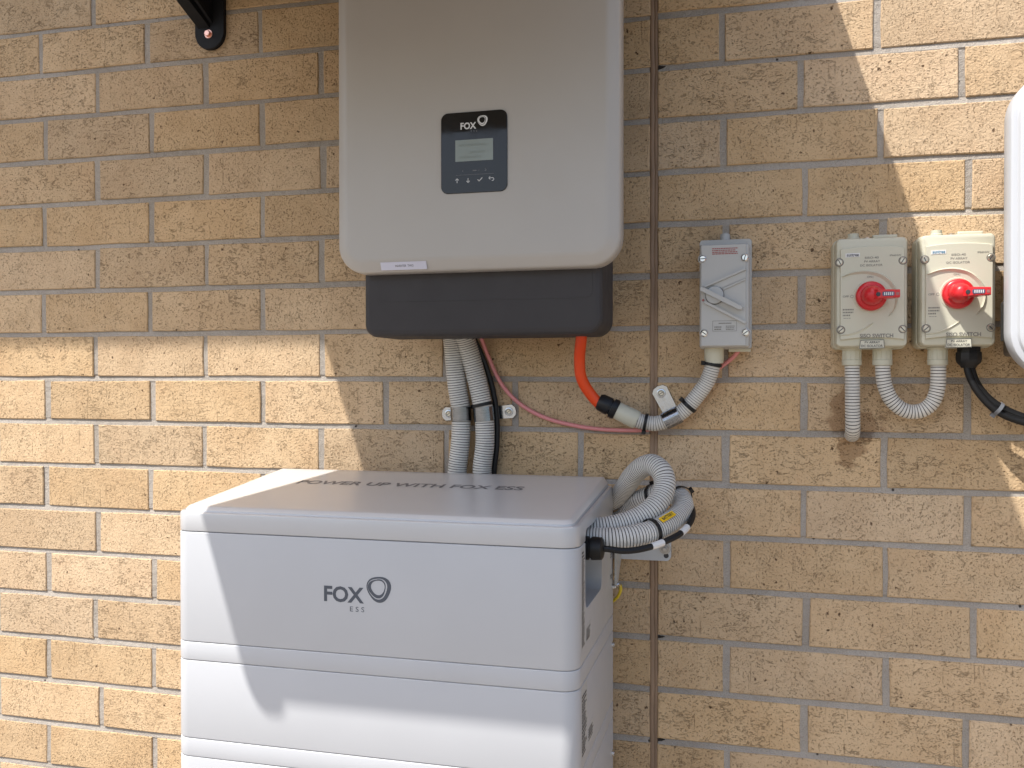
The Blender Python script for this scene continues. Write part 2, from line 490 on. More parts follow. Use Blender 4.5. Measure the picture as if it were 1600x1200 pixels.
def smooth_path(pts, step=2.0):
    """centripetal-ish Catmull-Rom through the points, resampled evenly (mm)"""
    P = [Vector(p) for p in pts]
    P = [P[0] * 2 - P[1]] + P + [P[-1] * 2 - P[-2]]
    dense = []
    for i in range(1, len(P) - 2):
        p0, p1, p2, p3 = P[i - 1], P[i], P[i + 1], P[i + 2]
        L = (p2 - p1).length
        n = max(4, int(L / 1.5))
        t0 = 0.0; t1 = t0 + max((p1 - p0).length, .01) ** .5; t2 = t1 + max((p2 - p1).length, .01) ** .5; t3 = t2 + max((p3 - p2).length, .01) ** .5
        for k in range(n):
            t = t1 + (t2 - t1) * k / n
            A1 = p0 * ((t1 - t) / (t1 - t0)) + p1 * ((t - t0) / (t1 - t0))
            A2 = p1 * ((t2 - t) / (t2 - t1)) + p2 * ((t - t1) / (t2 - t1))
            A3 = p2 * ((t3 - t) / (t3 - t2)) + p3 * ((t - t2) / (t3 - t2))
            B1 = A1 * ((t2 - t) / (t2 - t0)) + A2 * ((t - t0) / (t2 - t0))
            B2 = A2 * ((t3 - t) / (t3 - t1)) + A3 * ((t - t1) / (t3 - t1))
            dense.append(B1 * ((t2 - t) / (t2 - t1)) + B2 * ((t - t1) / (t2 - t1)))
    dense.append(P[-2])
    acc = [0.0]
    for a, b in zip(dense, dense[1:]): acc.append(acc[-1] + (b - a).length)
    return dense, acc

def sample(dense, acc, s):
    import bisect
    s = min(max(s, 0), acc[-1])
    i = min(max(bisect.bisect_right(acc, s) - 1, 0), len(dense) - 2)
    f = (s - acc[i]) / max(acc[i + 1] - acc[i], 1e-9)
    return dense[i].lerp(dense[i + 1], f), (dense[i + 1] - dense[i]).normalized()

def tube(bm, pts, r, seg=12, pitch=None, groove=1.3, step=4.0, flat=0.55):
    """cable, or corrugated conduit if a rib pitch is given"""
    dense, acc = smooth_path(pts)
    L = acc[-1]
    st = []
    if pitch:
        n = int(L / pitch)
        for k in range(n):
            s = k * pitch
            g = pitch * (1 - flat) / 2
            st += [(s, r - groove), (s + g * 0.55, r - groove * 0.12), (s + g + flat * pitch * 0.5, r), (s + pitch - g * 0.55, r - groove * 0.12)]
        st.append((n * pitch, r - groove))
    else:
        n = max(2, int(L / step))
        st = [(L * k / n, r) for k in range(n + 1)]
    loops = []
    t_prev = None; u = None
    for s, rad in st:
        p, t = sample(dense, acc, s)
        a, _ = sample(dense, acc, s - 2.0); b, _ = sample(dense, acc, s + 2.0)
        if (b - a).length > 1e-6: t = (b - a).normalized()
        if u is None: u = t.orthogonal().normalized()
        else:
            u = (u - t * u.dot(t)).normalized()
        w = t.cross(u)
        loops.append([P3(*(p + (u * math.cos(2 * math.pi * k / seg) + w * math.sin(2 * math.pi * k / seg)) * rad)) for k in range(seg)])
    f0 = len(bm.faces)
    loft(bm, loops)
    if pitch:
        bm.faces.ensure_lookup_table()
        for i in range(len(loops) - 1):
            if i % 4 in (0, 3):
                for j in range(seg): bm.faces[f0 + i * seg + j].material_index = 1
    return dense, acc

def lettering(name, text, mat, parent, place, box_mm, bold=0.0, keep=False, shear=0.0, h=0.25, label=None, fit='both'):
    """printed text as a thin mesh, fitted into a box; place(u, v, w) maps text plane (mm) to (x, d, z)"""
    cu = bpy.data.curves.new(name, 'FONT')
    cu.body = text; cu.size = 1.0; cu.align_x = 'CENTER' if '\n' in text else 'LEFT'
    cu.offset = bold; cu.resolution_u = 3; cu.shear = shear; cu.space_line = 0.9
    tmp = bpy.data.objects.new(name + '_tmp', cu)
    COL.objects.link(tmp)
    dg = bpy.context.evaluated_depsgraph_get()
    me = bpy.data.meshes.new_from_object(tmp.evaluated_get(dg))
    bpy.data.objects.remove(tmp)
    bm = bmesh.new(); bm.from_mesh(me); bpy.data.meshes.remove(me)
    xs = [v.co.x for v in bm.verts]; ys = [v.co.y for v in bm.verts]
    x0, x1, y0, y1 = min(xs), max(xs), min(ys), max(ys)
    u0, u1, v0, v1 = box_mm
    for v in bm.verts:
        uu = u0 + (v.co.x - x0) / (x1 - x0) * (u1 - u0)
        vv = v0 + (v.co.y - y0) / (y1 - y0) * (v1 - v0)
        v.co = P3(*place(uu, vv, h))
    return obj(name, bm, mat, parent, None, recalc=False, label=label)

def front(d): return lambda u, v, h: (u, d + h, v)

def dashes(bm, place, u0, u1, rows, hgt, seed, wmin=1.2, wmax=5, gap=0.9, h=0.2):
    """rows of tiny unreadable print"""
    q = random.Random(seed)
    for v in rows:
        u = u0
        end = u1 - q.random() * (u1 - u0) * 0.12
        while u < end:
            w = min(q.uniform(wmin, wmax), end - u)
            if w > 0.3:
                f = [bm.verts.new(P3(*place(a, b, h))) for a, b in ((u, v), (u + w, v), (u + w, v + hgt), (u, v + hgt))]
                bm.faces.new(f)
            u += w + gap

def ring_logo(bm, cx, cz, rad, place, tilt=20, h=0.25):
    """three-cornered ring mark: heavy band outside, a thin inner band, hairline between"""
    n = 60
    def curve(sx, ox, oz, lob, ph):
        out = []
        for k in range(n):
            a = 2 * math.pi * k / n
            r = rad * sx * (1 + lob * math.cos(3 * (a - R(ph))))
            out.append((cx + ox * rad + r * math.cos(a), cz + oz * rad + r * math.sin(a)))
        return out
    def band(A, B):
        va = [bm.verts.new(P3(*place(x, z, h))) for x, z in A]; vb = [bm.verts.new(P3(*place(x, z, h))) for x, z in B]
        for i in range(n):
            j = (i + 1) % n
            bm.faces.new((va[i], va[j], vb[j], vb[i]))
    band(curve(1.0, 0.0, 0.0, 0.07, 35), curve(0.80, -0.11, 0.03, 0.07, 40))
    band(curve(0.73, -0.15, 0.04, 0.08, 45), curve(0.56, -0.08, 0.10, 0.05, 40))

def screw(name, x, z, r, d0, d1, mat, parent, slot=0.0, n=20):
    bm = bmesh.new()
    disc(bm, x, z, r, d0, d1, r * 0.28, n)
    o = obj(name, bm, mat, parent)
    b2 = bmesh.new()
    c, s = math.cos(slot), math.sin(slot)
    bar(b2, (x - c * r * 0.72, z - s * r * 0.72), (x + c * r * 0.72, z + s * r * 0.72), r * 0.24, d1 - 0.3, d1 + 0.15, 0)
    obj('slot', b2, 'ink_black', o)
    return o

# ------------------------------------------------------------------ ground and eave
bm = bmesh.new()
f = [bm.verts.new((x, y, 0)) for x, y in ((-60, -80), (60, -80), (60, 60), (-60, 60))]
bm.faces.new(f)
g = obj('ground', bm, 'concrete'); g['kind'] = 'structure'
bm = bmesh.new()
box(bm, -4200, 600, -110, 575, 2705, 2725)
box(bm, -4200, 600, 575, 595, 2700, 2860)
e = obj('roof_eave', bm, 'white_soffit'); e['kind'] = 'structure'

# ------------------------------------------------------------------ brick wall
wall = thing('brick_wall', 'buff pitted brick wall with grey mortar behind all the equipment', 'wall', 1200, 0, 0)
MEAS = {  # head joints that differ from the regular lattice: (side, row) -> {nominal: actual}
 (0, 0): {120: 113}, (0, 1): {0: -9, 240: 234, 480: 477}, (0, 2): {120: 121, 360: 361, 600: 600}, (0, 3): {0: 1, 240: 242, 480: 480},
 (0, 4): {120: 121, 360: 361, 600: 603}, (0, 7): {0: -5, 240: 237}, (0, 8): {120: 116, 360: 359, 600: 600, 840: 838},
 (0, 9): {0: 3, 240: 243, 720: 725, 960: 965}, (0, 10): {120: 115, 360: 356, 1080: 1080}, (0, 11): {0: -1, 240: 239}, (0, 13): {0: 4, 240: 245},
 (0, 14): {120: 113}, (0, 15): {0: 3, 240: 244}, (0, 16): {120: 125}, (0, 17): {0: 3, 240: 245},
 (1, 2): {1320: 1313, 1560: 1551}, (1, 3): {1440: 1435, 1680: 1673}, (1, 4): {1320: 1315, 1560: 1556}, (1, 9): {1440: 1442, 1680: 1681},
 (1, 10): {1560: 1561}, (1, 11): {1440: 1442, 1680: 1682}, (1, 12): {1560: 1564}, (1, 13): {1440: 1446, 1680: 1691}, (1, 14): {1560: 1566}, (1, 15): {1440: 1443, 1680: 1681}}
def bed(k, x): return 2220.3 - 86 * k + 2.2 - 0.0027 * x
CJ0, CJ1 = 1196.5, 1209.5
XMIN, XMAX = -3000, 3500
bricks = []
for row in range(-6, 26):
    for side in (0, 1):
        off = 0 if row % 2 else 120
        js = []
        k = -16
        while True:
            nom = (1440 if side else 0) + off + 240 * k
            k += 1
            if side == 0 and nom > CJ0 - 30: break
            if side == 1 and nom > XMAX: break
            if (side == 0 and nom < XMIN) or (side == 1 and nom < CJ1 + 30): continue
            act = MEAS.get((side, row), {}).get(nom)
            js.append(act if act is not None else nom + rnd.uniform(-3, 3))
        js = [XMIN if side == 0 else CJ1 - 5] + js + [CJ0 + 5 if side == 0 else XMAX]
        for a, b in zip(js, js[1:]):
            ga = 5 + rnd.uniform(-1.2, 1.6) if a != CJ1 - 5 else 5
            gb = 5 + rnd.uniform(-1.2, 1.6) if b != CJ0 + 5 else 5
            xm = (a + b) / 2
            z1 = bed(row, xm) - 4.6 - rnd.uniform(-0.8, 1.2); z0 = bed(row + 1, xm) + 4.6 + rnd.uniform(-0.8, 1.2)
            bricks.append((a + ga, b - gb, z0, z1, row))

def brick_bm(bm, x0, x1, z0, z1):
    tilt = -0.0027
    pts = []
    def jit(): return rnd.uniform(-0.95, 0.95)
    xs = [x0 + (x1 - x0) * t for t in (0, .33, .67)]
    for x in xs: pts.append((x + (0 if x > x0 else jit()), z0 + jit() + tilt * (x - (x0 + x1) / 2)))
    for z in (z0, (z0 + z1) / 2): pts.append((x1 + jit(), z + jit() + tilt * (x1 - x0) / 2))
    for x in [x1 - (x1 - x0) * t for t in (0, .33, .67)]: pts.append((x + jit(), z1 + jit() + tilt * (x - (x0 + x1) / 2)))
    for z in (z1, (z0 + z1) / 2): pts.append((x0 + jit(), z + jit() + tilt * (x0 - x1) / 2))
    d = rnd.uniform(-0.5, 0.5)
    lean = rnd.uniform(-0.5, 0.5)
    cx, cz = (x0 + x1) / 2, (z0 + z1) / 2
    def dd(x): return d + lean * (x - cx) / 115
    loops = [[P3(x, -14, z) for x, z in pts], [P3(x, dd(x) - 1.5, z) for x, z in pts], [P3(x + (1.6 if x < cx else -1.6), dd(x), z + (1.5 if z < cz else -1.5)) for x, z in pts]]
    loft(bm, loops, cap0=False)

visible = [b for b in bricks if b[1] > -200 and b[0] < 1960 and -1 <= b[4] <= 19]
hidden = [b for b in bricks if b not in visible]
if len(visible) > 300: visible = visible[:300]
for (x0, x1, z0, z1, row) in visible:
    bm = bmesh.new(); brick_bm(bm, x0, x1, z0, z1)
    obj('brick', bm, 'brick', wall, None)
bm = bmesh.new()
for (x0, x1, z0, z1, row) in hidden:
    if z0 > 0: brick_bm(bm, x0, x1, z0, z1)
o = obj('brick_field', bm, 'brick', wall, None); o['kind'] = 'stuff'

# mortar: a softly uneven recessed sheet, set further back under each brick than above it
bm = bmesh.new()
nx = 98
for side, (xa, xb) in enumerate(((XMIN, CJ0 - 0.5), (CJ1 + 0.5, XMAX))):
    n = int((xb - xa) / 40)
    prev = None
    zs = []
    for k in range(-6, 26):
        zs += [(k, 5.0, -3.6), (k, -5.0, -1.2), (k, -8.0, -2.2), (k, -78.0, -2.4)]
    for (k, dz, dep) in zs:
        line = []
        for i in range(n + 1):
            x = xa + (xb - xa) * i / n
            line.append(bm.verts.new(P3(x, dep + rnd.uniform(-0.5, 0.5), bed(k, x) + dz)))
        if prev:
            for i in range(n): bm.faces.new((prev[i], prev[i + 1], line[i + 1], line[i]))
        prev = line
obj('mortar', bm, 'mortar', wall, None)
# back of the wall so no light leaks
bm = bmesh.new(); box(bm, XMIN, XMAX, -110, -16, 0, 2705); obj('wall_backing', bm, 'mortar', wall, None)

# movement joint: creased brown sealant
bm = bmesh.new()
prof = [(-6.8, -2.6), (-5.6, -1.3), (-3.4, -1.1), (-0.6, -1.3), (0.7, -2.5), (1.8, -1.7), (4.0, -1.6), (5.8, -1.9), (6.8, -4.0)]
prev = None
q = random.Random(3)
z = 0.0
ph = [q.uniform(0, 6) for _ in range(4)]
while z <= 2700:
    wob = 1.3 * math.sin(z / 31 + ph[0]) + 0.9 * math.sin(z / 13.7 + ph[1]) + 0.8 * q.uniform(-1, 1)
    kk = (2222 - z) / 86.0; fr = kk - math.floor(kk)
    near = math.exp(-((min(fr, 1 - fr)) / 0.07) ** 2)
    line = [bm.verts.new(P3(1203 + x + wob * (0.35 if 1 < i < 7 else 0.1) + (0.8 * near if 2 < i < 7 else 0), d - 0.4 * near, z)) for i, (x, d) in enumerate(prof)]
    if prev:
        for i in range(len(prof) - 1): bm.faces.new((prev[i], prev[i + 1], line[i + 1], line[i]))
    prev = line; z += 8
obj('sealant_strip', bm, 'sealant', wall, 60)
bm = bmesh.new()
for k, s in ((3, .8), (14, .55), (16, .6)):
    zc = bed(k, 1215) + 2.0
    prism(bm, [(1210 + 0.2, zc + 4 * s), (1210, zc - 4.5 * s), (1215 + 3 * s, zc - 2.5 * s), (1219 + 4 * s, zc + 1.5 * s), (1214 + 2 * s, zc + 2.5 * s)], -4, -0.9 + 0.2 * s)
o = obj('joint_gap', bm, 'dark_gap', wall, None); o['kind'] = 'stuff'

# ------------------------------------------------------------------ shade awning on black brackets
aw = thing('shade_awning', 'black steel awning above the inverter, its rounded wall bracket bolted to the bricks', 'awning', 820, 0, 2065)
EX, TT, ZA = -0.170, 0.31, 2306.0
def drop(d): return TT * d + (max(0.0, d - 450.0) ** 2) * 0.00028
def awning_pt(x, d, up=0): return (x + EX * d, d, ZA - drop(d) + up)
def awning_slab(bm, x0, x1, d0, d1, up0, up1, n=16):
    loops = []
    for i in range(n + 1):
        d = d0 + (d1 - d0) * i / n
        loops.append([P3(*awning_pt(x0, d, up0)), P3(*awning_pt(x1, d, up0)), P3(*awning_pt(x1, d, up1)), P3(*awning_pt(x0, d, up1))])
    loft(bm, loops)
bm = bmesh.new(); awning_slab(bm, 352, 1390, 0, 872, 22, 27); obj('roof_sheet', bm, 'awning_sheet', aw, None)
for xl in (345, 1336):
    bm = bmesh.new()
    pts = rr(xl, xl + 61, 2065, 2345, (30.4, 30.4, 8, 8), 8)
    prism(bm, pts, 0.5, 9, 1.5)
    br = obj('wall_bracket', bm, 'black_matt', aw)
    bm = bmesh.new()
    dend, rad = 871.0, 24.0
    loops = []
    for i in range(25):
        d = 4 + (dend - rad - 4) * i / 14 if i <= 14 else dend - rad + rad * math.sin(R(88 * (i - 14) / 10))
        e_ = 0 if i <= 14 else rad * (1 - math.sqrt(max(0.0, 1 - ((d - dend + rad) / rad) ** 2)))
        loops.append([P3(*awning_pt(xl + e_, d, 0)), P3(*awning_pt(xl + 61 - e_, d, 0)), P3(*awning_pt(xl + 61 - e_, d, 21)), P3(*awning_pt(xl + e_, d, 21))])
    loft(bm, loops)
    obj('arm', bm, 'black_matt', br, 40)
    bm = bmesh.new()
    loft(bm, [[P3(xl + 9 + EX * d, d, zz - 9), P3(xl + 33 + EX * d, d, zz - 9), P3(xl + 33 + EX * d, d + 3, zz + 15), P3(xl + 9 + EX * d, d + 3, zz + 15)] for d, zz in ((6, 2112), (240, 2112 + 0.60 * 235))])
    obj('strut', bm, 'black_matt', br, None)
    bm = bmesh.new()
    loft(bm, [[P3(xl + 33 + EX * d * .5, d, zb), P3(xl + 39 + EX * d * .5, d, zb), P3(xl + 39 + EX * d * .5, d, zt), P3(xl + 33 + EX * d * .5, d, zt)] for d, zb, zt in ((8, 2112, 2165), (140, 2190, 2230))])
    obj('web', bm, 'black_matt', br, None)
    bm = bmesh.new()
    bx, bz = xl + 29, 2093.5
    disc(bm, bx, bz, 8.2, 8.5, 10.2, .5, 24)
    pts = [(bx + 6 * math.cos(R(60 * i + 12)), bz + 6 * math.sin(R(60 * i + 12))) for i in range(6)]
    prism(bm, pts, 10, 15.5, .9)
    obj('bolt', bm, 'copper', br)

# ------------------------------------------------------------------ inverter
inv = thing('inverter', 'silver grey wall inverter with small black display panel and charcoal lower cover', 'inverter', 955, 0, 1515)
bm = bmesh.new(); slab(bm, 782, 1128, 1570, 2170, 10, [(14, 0), (165, 0)]); obj('rear_body', bm, 'charcoal', inv)
bm = bmesh.new()
slab(bm, 722.5, 1174.5, 1613.5, 2185, 46, [(158, 1.0), (160, 0), (183, 0), (187.5, 0.8), (190.5, 2.4), (192, 4.5), (198.6, 15.0), (200, 18.5), (200.6, 23)], 12)
obj('front_cover', bm, 'cover', inv, 30)
bm = bmesh.new()
slab(bm, 754.5, 1143, 1514.5, 1640, (20, 26, 4, 4), [(55, 1), (57, 0), (152, 0), (158, 1.2), (162, 4.2), (164, 8.5), (164.5, 12)], 10)
obj('lower_cover', bm, 'charcoal', inv, 25)
bm = bmesh.new(); slab(bm, 900, 1005, 1730, 1853, 11, [(199.5, 0), (202.0, 0), (202.6, 0.6)], 8)
dp = obj('display_panel', bm, 'screen_glass', inv)
D = 202.6
bm = bmesh.new(); slab(bm, 923, 983, 1778, 1811, 0.8, [(D - .2, 0), (D + .25, 0.2)], 2)
obj('lcd_screen', bm, 'lcd', dp)
bm = bmesh.new()
dashes(bm, front(D), 929, 975, (1801,), 3.0, 5, 2, 5, 1.0, 0.45); dashes(bm, front(D), 946, 972, (1790,), 3.0, 6, 2, 5, 1.0, 0.45); dashes(bm, front(D), 929, 966, (1783,), 2.6, 8, 2, 5, 1.0, 0.45)
obj('lcd_segments', bm, 'lcd_mark', dp, None)
lettering('lettering', 'FOX', 'ink_white', dp, front(D), (931.5, 956.5, 1826.5, 1837.0), bold=0.03)
lettering('lettering', 'E S S', 'ink_dim', dp, front(D), (948, 958, 1822.2, 1824.6))
bm = bmesh.new(); ring_logo(bm, 966.5, 1838.5, 8.0, front(D)); obj('ring_emblem', bm, 'ink_white', dp, None)
bm = bmesh.new()
def seg(bm, a, b, w, d=D): 
    v = Vector((b[0] - a[0], b[1] - a[1])).normalized(); n_ = Vector((-v.y, v.x)) * w / 2
    bm.faces.new([bm.verts.new(P3(x, d + .3, z)) for x, z in ((a[0] - n_.x, a[1] - n_.y), (b[0] - n_.x, b[1] - n_.y), (b[0] + n_.x, b[1] + n_.y), (a[0] + n_.x, a[1] + n_.y))])
for (x, s) in ((926, 1), (943.5, -1)):
    seg(bm, (x, 1749 - 3.2 * s), (x, 1749 + 3.2 * s), 1.0); seg(bm, (x - 2.4, 1749 + .8 * s), (x, 1749 + 3.6 * s), 1.0); seg(bm, (x + 2.4, 1749 + .8 * s), (x, 1749 + 3.6 * s), 1.0)
seg(bm, (958.6, 1749.5), (961, 1746.8), 1.1); seg(bm, (961, 1746.8), (966, 1752.2), 1.1)
seg(bm, (976, 1751), (983, 1751), .9); seg(bm, (983, 1751), (984.5, 1748.8), .9); seg(bm, (984.5, 1748.8), (983, 1746.8), .9); seg(bm, (976, 1751), (978.6, 1753.2), .9); seg(bm, (976, 1751), (978.6, 1748.8), .9); seg(bm, (983, 1746.8), (981.0, 1746.8), .9)
obj('button_icons', bm, 'ink_white', dp, None)
bm = bmesh.new(); seg(bm, (924, 1757.5), (984, 1757.5), .5); seg(bm, (934, 1763.5), (936, 1765), .6); seg(bm, (934, 1763.5), (936, 1762), .6); seg(bm, (951, 1763.5), (957, 1763.5), 1.8); seg(bm, (959, 1763.5), (962, 1763.5), .7)
seg(bm, (970, 1765.3), (972.5, 1763.5), .9); seg(bm, (970, 1761.7), (972.5, 1763.5), .9)
obj('indicator_marks', bm, 'ink_dim', dp, None)
bm = bmesh.new()
lab = lambda u, v, h: (u, 194.3 + (v - 1617) * 0.42 + h, v)
loft(bm, [[P3(*lab(u, v, h)) for u, v in ((798.5, 1617.4), (874.5, 1617.4), (874.5, 1629.2), (798.5, 1629.2))] for h in (-.3, .35)])
st = obj('name_sticker', bm, 'paper_cool', inv, None)
lettering('lettering', 'INVERTER  TWO', 'ink_black', st, lab, (823, 853, 1621.6, 1624.9), h=0.5)

# ------------------------------------------------------------------ battery cabinet
bat = thing('battery_cabinet', 'white floor standing stacked battery cabinet under the inverter', 'battery', 845, 45, 0)
X0, X1, DB, DF = 538.5, 1142, 45, 360
RC = (14, 4, 24, 24)
GA = (DF - DB)
def cut_slot(o):
    cb = bmesh.new()
    loops = []
    for x in (1060, 1300):
        loops.append([P3(x, d, z) for d, z in rr(163, 304, 1131, 1241, (18, 18, 14, 14), 5)])
    loft(cb, loops)
    bmesh.ops.recalc_face_normals(cb, faces=cb.faces)
    base = ROOTLOC[root_of(o).name]
    for v in cb.verts: v.co -= base
    me = bpy.data.meshes.new('cut'); cb.to_mesh(me); cb.free()
    co = bpy.data.objects.new('cut', me); COL.objects.link(co); co.location = base
    md = o.modifiers.new('cut', 'BOOLEAN'); md.object = co; md.operation = 'DIFFERENCE'; md.solver = 'EXACT'
    dg = bpy.context.evaluated_depsgraph_get()
    new = bpy.data.meshes.new_from_object(o.evaluated_get(dg))
    o.modifiers.clear(); old = o.data; o.data = new
    new.materials.clear()
    finish(new, 'white_paint', 30)
    bpy.data.objects.remove(co)
SL = 0.098
bm = bmesh.new()
stack_loft(bm, X0, X1, DB, DF, RC, [(1224.6, 1.6), (1225.4, 0.4), (1226.5, 0), (1248.5, 0), (1250.6, 0.6), (1251.8, 2.0), (1252.2, 3.4), (1252.2, 6.0), (1251.6, 6.4), (1251.6, 7.0), (1254.2, 8.0), (1257.4, 12.0), (1258.3, 14.0), (1258.6, 17), (1258.6, 34)], 8)
# the top slopes up towards the wall
base = ROOTLOC[bat.name]
for v in bm.verts:
    zz = v.co.z / S
    if zz > 1240: v.co.z += (zz - 1240) / 18.6 * SL * (DF - (-v.co.y / S)) * S
lid = obj('lid', bm, 'lid_paint', bat, 22)
mods = [(1224.0, 1062.8, 0), (1062.8, 1035.6, 1), (1035.6, 921.2, 0), (921.2, 894.0, 1), (894.0, 779.6, 0), (779.6, 752.4, 1), (752.4, 638, 0), (638, 610.8, 1), (610.8, 496.4, 0), (496.4, 469.2, 1), (469.2, 354.8, 0), (354.8, 327, 1), (327, 213, 0), (213, 0, 1)]
modobjs = []
for zt, zb, rim in mods:
    bm = bmesh.new()
    stack_loft(bm, X0, X1, DB, DF, RC, [(zb + .25, 1.8), (zb + .5, 0.9), (zb + 1.2, 0.25), (zb + 2.0, 0), (zt - 2.0, 0), (zt - 1.2, 0.25), (zt - .5, 0.9), (zt - .25, 1.8)], 8)
    o = obj('module_rim' if rim else 'battery_module', bm, 'white_paint', bat, 30)
    modobjs.append(o)
cut_slot(modobjs[0])
bm = bmesh.new(); b2 = None
# lid skirt reaches into the slot as well
me_lid = lid
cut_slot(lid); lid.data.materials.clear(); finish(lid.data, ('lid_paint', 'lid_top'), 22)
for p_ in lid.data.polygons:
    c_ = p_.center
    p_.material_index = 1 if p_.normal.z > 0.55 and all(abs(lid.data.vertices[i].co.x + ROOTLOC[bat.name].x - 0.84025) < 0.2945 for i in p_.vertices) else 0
bm = bmesh.new(); box(bm, 1062, 1064, 155, 312, 1122, 1250); obj('inner_panel', bm, 'recess', bat, None)
bm = bmesh.new(); disc(bm, 0, 0, 1, 0, 1)
bm.free()
side = lambda X: (lambda u, v, h: (X + h, u, v))        # side plane; u = distance out from the wall
sideR = lambda X: (lambda u, v, h: (X + h, 360 - u, v))  # u measured from the front
# matt side sheet over the module sides (thin painted panel)
# fronts: logo and lid lettering
lettering('lettering', 'FOX', 'ink_dark', modobjs[0], front(DF), (780, 840.5, 1135, 1157.5), bold=0.03)
lettering('lettering', 'E S S', 'ink_dark', modobjs[0], front(DF), (819.5, 841, 1123.2, 1130.2))
bm = bmesh.new(); ring_logo(bm, 863, 1157.0, 18.0, front(DF)); obj('ring_emblem', bm, 'ink_dark', modobjs[0], None)
def lid_z(d): return 1258.6 + SL * (DF - d)
lidp = lambda u, v, h: (u, v * -1, lid_z(-v) + h)
lettering('lettering', 'POWER UP WITH FOX ESS', 'ink_lid', lid, lidp, (640, 1021, -178, -152), bold=0.022, shear=0.0, h=0.3)
# rating labels on the right hand side
def label_plate(d_hi, d_lo, z0, z1, mat='paper'):
    bm = bmesh.new()
    loft(bm, [[P3(1142 + h, d, z) for d, z in ((d_hi, z0), (d_lo, z0), (d_lo, z1), (d_hi, z1))] for h in (-.3, .12)])
    return bm
def rot_print(bm, d_hi, d_lo, z0, z1, seed):
    q = random.Random(seed)
    z = z1 - 5
    while z > z0 + 4:
        step = q.choice((3.2, 3.2, 3.2, 5.0))
        hgt = 1.7 if step < 4 else 2.6
        u = d_hi - 3
        end = d_lo + 3 + q.random() * (d_hi - d_lo) * 0.35
        while u > end:
            w = min(q.uniform(3, 12), u - end)
            if w > .5:
                bm.faces.new([bm.verts.new(P3(1142.35, a, b)) for a, b in ((u, z), (u - w, z), (u - w, z - hgt), (u, z - hgt))])
            u -= w + 1.0
        z -= step
lp = obj('rating_label', label_plate(334, 306, 1084, 1220), 'side_label', modobjs[0], None)
bm = bmesh.new(); rot_print(bm, 334, 306, 1084, 1220, 11); obj('small_print', bm, 'ink_black', modobjs[0], None)
lp = obj('rating_label', label_plate(300, 262, 1084, 1108), 'side_label', modobjs[0], None)
bm = bmesh.new(); rot_print(bm, 300, 262, 1084, 1108, 15); obj('small_print', bm, 'ink_black', modobjs[0], None)
lp = obj('rating_label', label_plate(334, 290, 938, 1034), 'side_label', modobjs[2], None)
bm = bmesh.new(); rot_print(bm, 334, 290, 938, 1026, 12); obj('small_print', bm, 'ink_black', modobjs[2], None)
lp = obj('rating_label', label_plate(284, 238, 938, 964), 'side_label', modobjs[2], None)
bm = bmesh.new(); rot_print(bm, 284, 238, 938, 964, 16); obj('small_print', bm, 'ink_black', modobjs[2], None)
lp = obj('rating_label', label_plate(110, 62, 1118, 1180), 'side_label', modobjs[0], None)
bm = bmesh.new(); dashes(bm, lambda u, v, h: (1142.4 + h, u, v), 66, 82, (1160, 1164, 1168, 1126, 1130), 2.4, 4, 1.5, 5, 1.2); obj('small_print', bm, 'ink_black', modobjs[0], None)
for zc in (1015, 838):
    bm = bmesh.new()
    lathe(bm, (1141, 56, zc), (1160, 56, zc), [(0, 5.6), (1.6, 5.6), (1.8, 3.8), (4.6, 3.8), (5.4, 2.6)], 14)
    obj('side_screw', bm, 'chrome', bat)
# wall fixing tab
bm = bmesh.new()
prism(bm, rr(1120, 1232, 1145, 1196, (2, 9, 9, 2), 6), 1.5, 5.0, .4)
tb = obj('fixing_tab', bm, 'tab_grey', bat)
bm = bmesh.new()
loft(bm, [[P3(x, d, z) for d, z in ((5, 1196), (5, 1147), (44, 1112), (58, 1112), (58, 1196))] for x in (1146, 1149.5)])
obj('gusset', bm, 'side_paint', tb, None)
bm = bmesh.new(); disc(bm, 1222, 1166, 9.5, 4.8, 6.6, .4); 
prism(bm, [(1222 + 6.6 * math.cos(R(60 * i + 20)), 1166 + 6.6 * math.sin(R(60 * i + 20))) for i in range(6)], 6.5, 12, .9)
disc(bm, 1222, 1166, 3.4, 11.5, 17, .6, 14)
obj('anchor_bolt', bm, 'steel', tb)
bm = bmesh.new(); disc(bm, 1224, 1154, 4.2, 4.6, 5.3, .1, 14); obj('bolt_hole', bm, 'ink_black', tb)
# black cable gland in the slot
bm = bmesh.new()
lathe(bm, (1066, 274, 1211), (1170, 274, 1211), [(0, 15), (66, 15), (67, 16.5), (76, 16.5), (77, 14.2), (79, 14.2), (80, 16.4), (94, 15.6), (96, 13), (98, 5)], 20)
obj('cable_gland', bm, 'black', bat)
bm = bmesh.new(); lathe(bm, (1066, 290, 1160), (1090, 290, 1160), [(0, 6), (12, 6), (14, 4), (20, 4)], 12); obj('terminal_stud', bm, 'black', bat)

# earth wire
bm = bmesh.new()
lathe(bm, (1142.2, 56, 1109), (1165, 56, 1109), [(0, 4.5), (2, 4.5), (2.2, 3.4), (5, 3.4), (6, 2.4)], 12)
tube(bm, [(1147, 54, 1111), (1151, 50, 1113), (1153, 46, 1110)], 2.4, 8)
ew = obj('earth_wire', bm, 'chrome')
tag(ew, 'short yellow earth wire on a crimped lug at the back edge of the white battery', 'earth wire')
bm = bmesh.new(); tube(bm, [(1153, 46, 1111), (1154, 43, 1103), (1150, 38, 1092), (1142, 32, 1082), (1125, 26, 1070)], 2.6, 8)
obj('wire_sheath', bm, 'yellow', ew)

